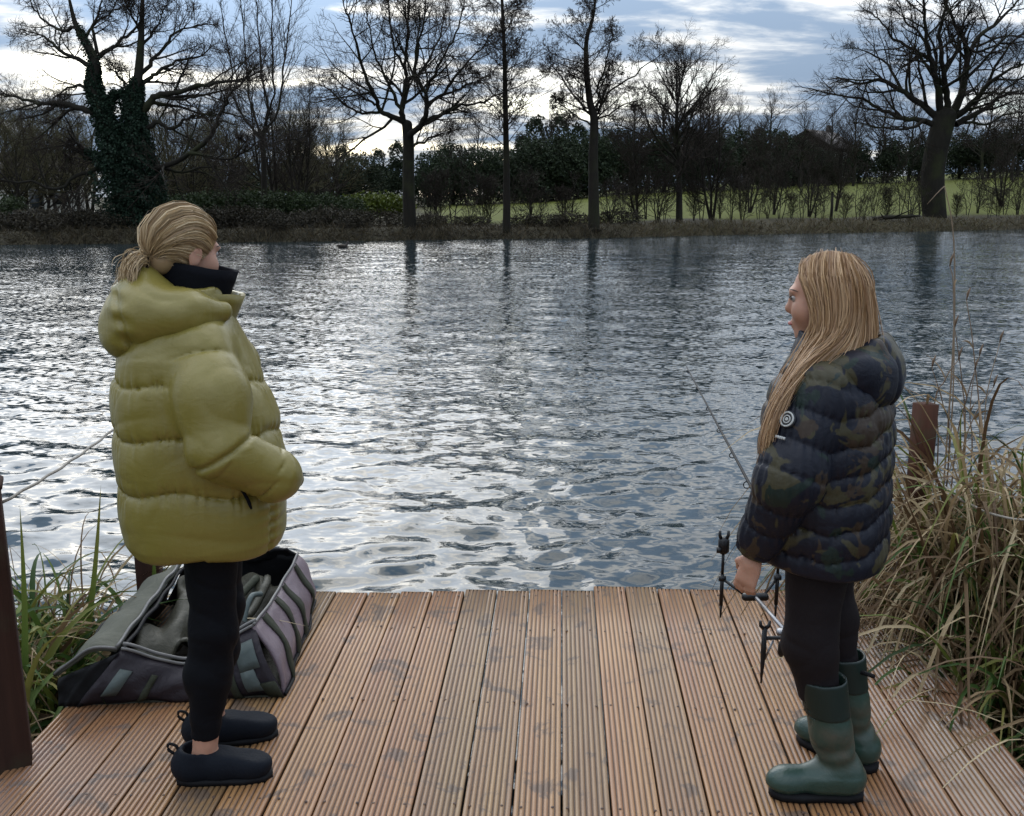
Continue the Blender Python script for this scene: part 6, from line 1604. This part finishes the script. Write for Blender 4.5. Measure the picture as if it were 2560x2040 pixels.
def stems():
    g = np.random.default_rng(17)
    specs = [((2003, 900), (2008, 620), (2000, 560), 4.45), ((2062, 960), (2050, 740), (2035, 632), 4.5), ((2068, 960), (2078, 830), (2105, 722), 4.6), ((1998, 960), (1985, 850), (1962, 775), 4.3), ((1960, 900), (1990, 800), (2018, 757), 4.35),
             ((2030, 950), (2025, 800), (2010, 690), 4.5), ((2020, 1000), (2050, 880), (2092, 815), 4.4), ((2010, 960), (2035, 840), (2062, 750), 4.55), ((1975, 960), (1955, 850), (1900, 815), 4.3), ((2045, 980), (2042, 870), (2052, 780), 4.5)]
    lab = ['dry reed stem rising straight and highest above the sedge', 'long thin reed stem bending away beside the red brown post', 'slim reed stem leaning out over the lake', 'short bent reed stem close behind the red brown post', 'reed stem with a folded brown leaf near its top',
           'bare straight reed stem among the sedge', 'curved reed stem ending in a small brown seed head', 'fine upright reed stem with a slight curve', 'arched reed stem reaching towards the camouflage jacket', 'stiff dark reed stem with a broken tip']
    for (a, b, c, d), l in zip(specs, lab):
        base = at_d(a[0], a[1], d); base = np.array([base[0], base[1], -.48]); P = spline([base, at_d(*a, d), at_d(*b, d), at_d(*c, d)], 14)
        e = empty('reed_stem', base)
        MB().tube(P - base, np.linspace(.0042, .0016, 14), 5, a=g.random()).build('stem', M_stem, e, attr='tint')
        V, F, k = arching(1, g, .001, .16, .5, .012); mk('leaf', V + P[9] - base, F, M_sedge, e, attrs={'tint': np.full(k, .3)})
        MB().tube([P[-1] - base, P[-1] - base + np.array([.004, 0, .03]), P[-1] - base + np.array([.012, 0, .055])], [.002, .006, .002], 5, a=.2).build('seed_head', M_stem, e, attr='tint')
        tag(e, l, 'reed', 'reed stems in the sedge')
    # tall pale reed, broken over near its top
    d = 4.7; base = at_d(2003, 900, d); base = np.array([base[0], base[1], -.48]); P = spline([base, at_d(2003, 800, d), at_d(2010, 600, d), at_d(2006, 480, d), at_d(1989, 392, d)], 18)
    e = empty('reed_stem', base); MB().tube(P - base, np.linspace(.005, .0022, 18), 5, a=.9).build('stem', M_stem, e, attr='tint')
    Q = spline([P[-1], at_d(1975, 405, d), at_d(1952, 430, d)], 6); MB().tube(Q - base, np.linspace(.003, .001, 6), 4, a=.8).build('broken_tip', M_stem, e, attr='tint')
    tag(e, 'very tall pale reed folded over at the top, in front of the great oak', 'reed')
stems()
# straw litter lying on the boards near the sedge
def litter():
    g = np.random.default_rng(23); n = 46
    x = g.uniform(1.22, 1.47, n); y = g.uniform(3.75, 4.28, n); a = g.uniform(0, 6.28, n); L = g.uniform(.06, .22, n)
    P = np.stack([np.stack([x + np.cos(a) * L * t, y + np.sin(a) * L * t, .006 + .012 * np.sin(t * 3) * g.random(n)], 1) for t in np.linspace(0, 1, 5)], 1)
    V, F = tubes(P, np.full((n, 5), .0016), 4)
    o = mk('straw', V, F, M_sedge, attrs={'tint': np.repeat(g.random(n), 20)}); tag(o, 'dead sedge straw littering the jetty corner', 'straw', kind='stuff')
litter()
def duck():
    q = ground(722, 521.5, WATER_Z); e = empty('duck', q, YAW + .3)
    def body(p):
        d = ell(p, (0, 0, .06), (.19, .09, .085)); d = smin(d, chain(p, [(.14, 0, .10), (.19, 0, .20)], [.05, .035], .03), .04)
        d = smin(d, ell(p, (.205, 0, .215), (.045, .038, .038)), .03); d = smin(d, cone(p, (.235, 0, .205), (.285, 0, .195), .014, .010), .01)
        return smin(d, cone(p, (-.15, 0, .08), (-.26, 0, .12), .05, .012), .04)
    sdf_obj('body', body, (-.34, -.16, -.06), (.34, .16, .30), .012, simple('duck_feather', (.045, .035, .028), .8, .4, 12), e)
    for s in (-1, 1): MB().tube([(.08, s * .085, .09), (-.05, s * .095, .10), (-.18, s * .04, .11)], [.02, .035, .012], 7).build('wing', simple('duck_wing', (.09, .07, .05), .8, .4, 20), e)
    tag(e, 'dark duck swimming on the far side of the lake', 'duck')
duck()
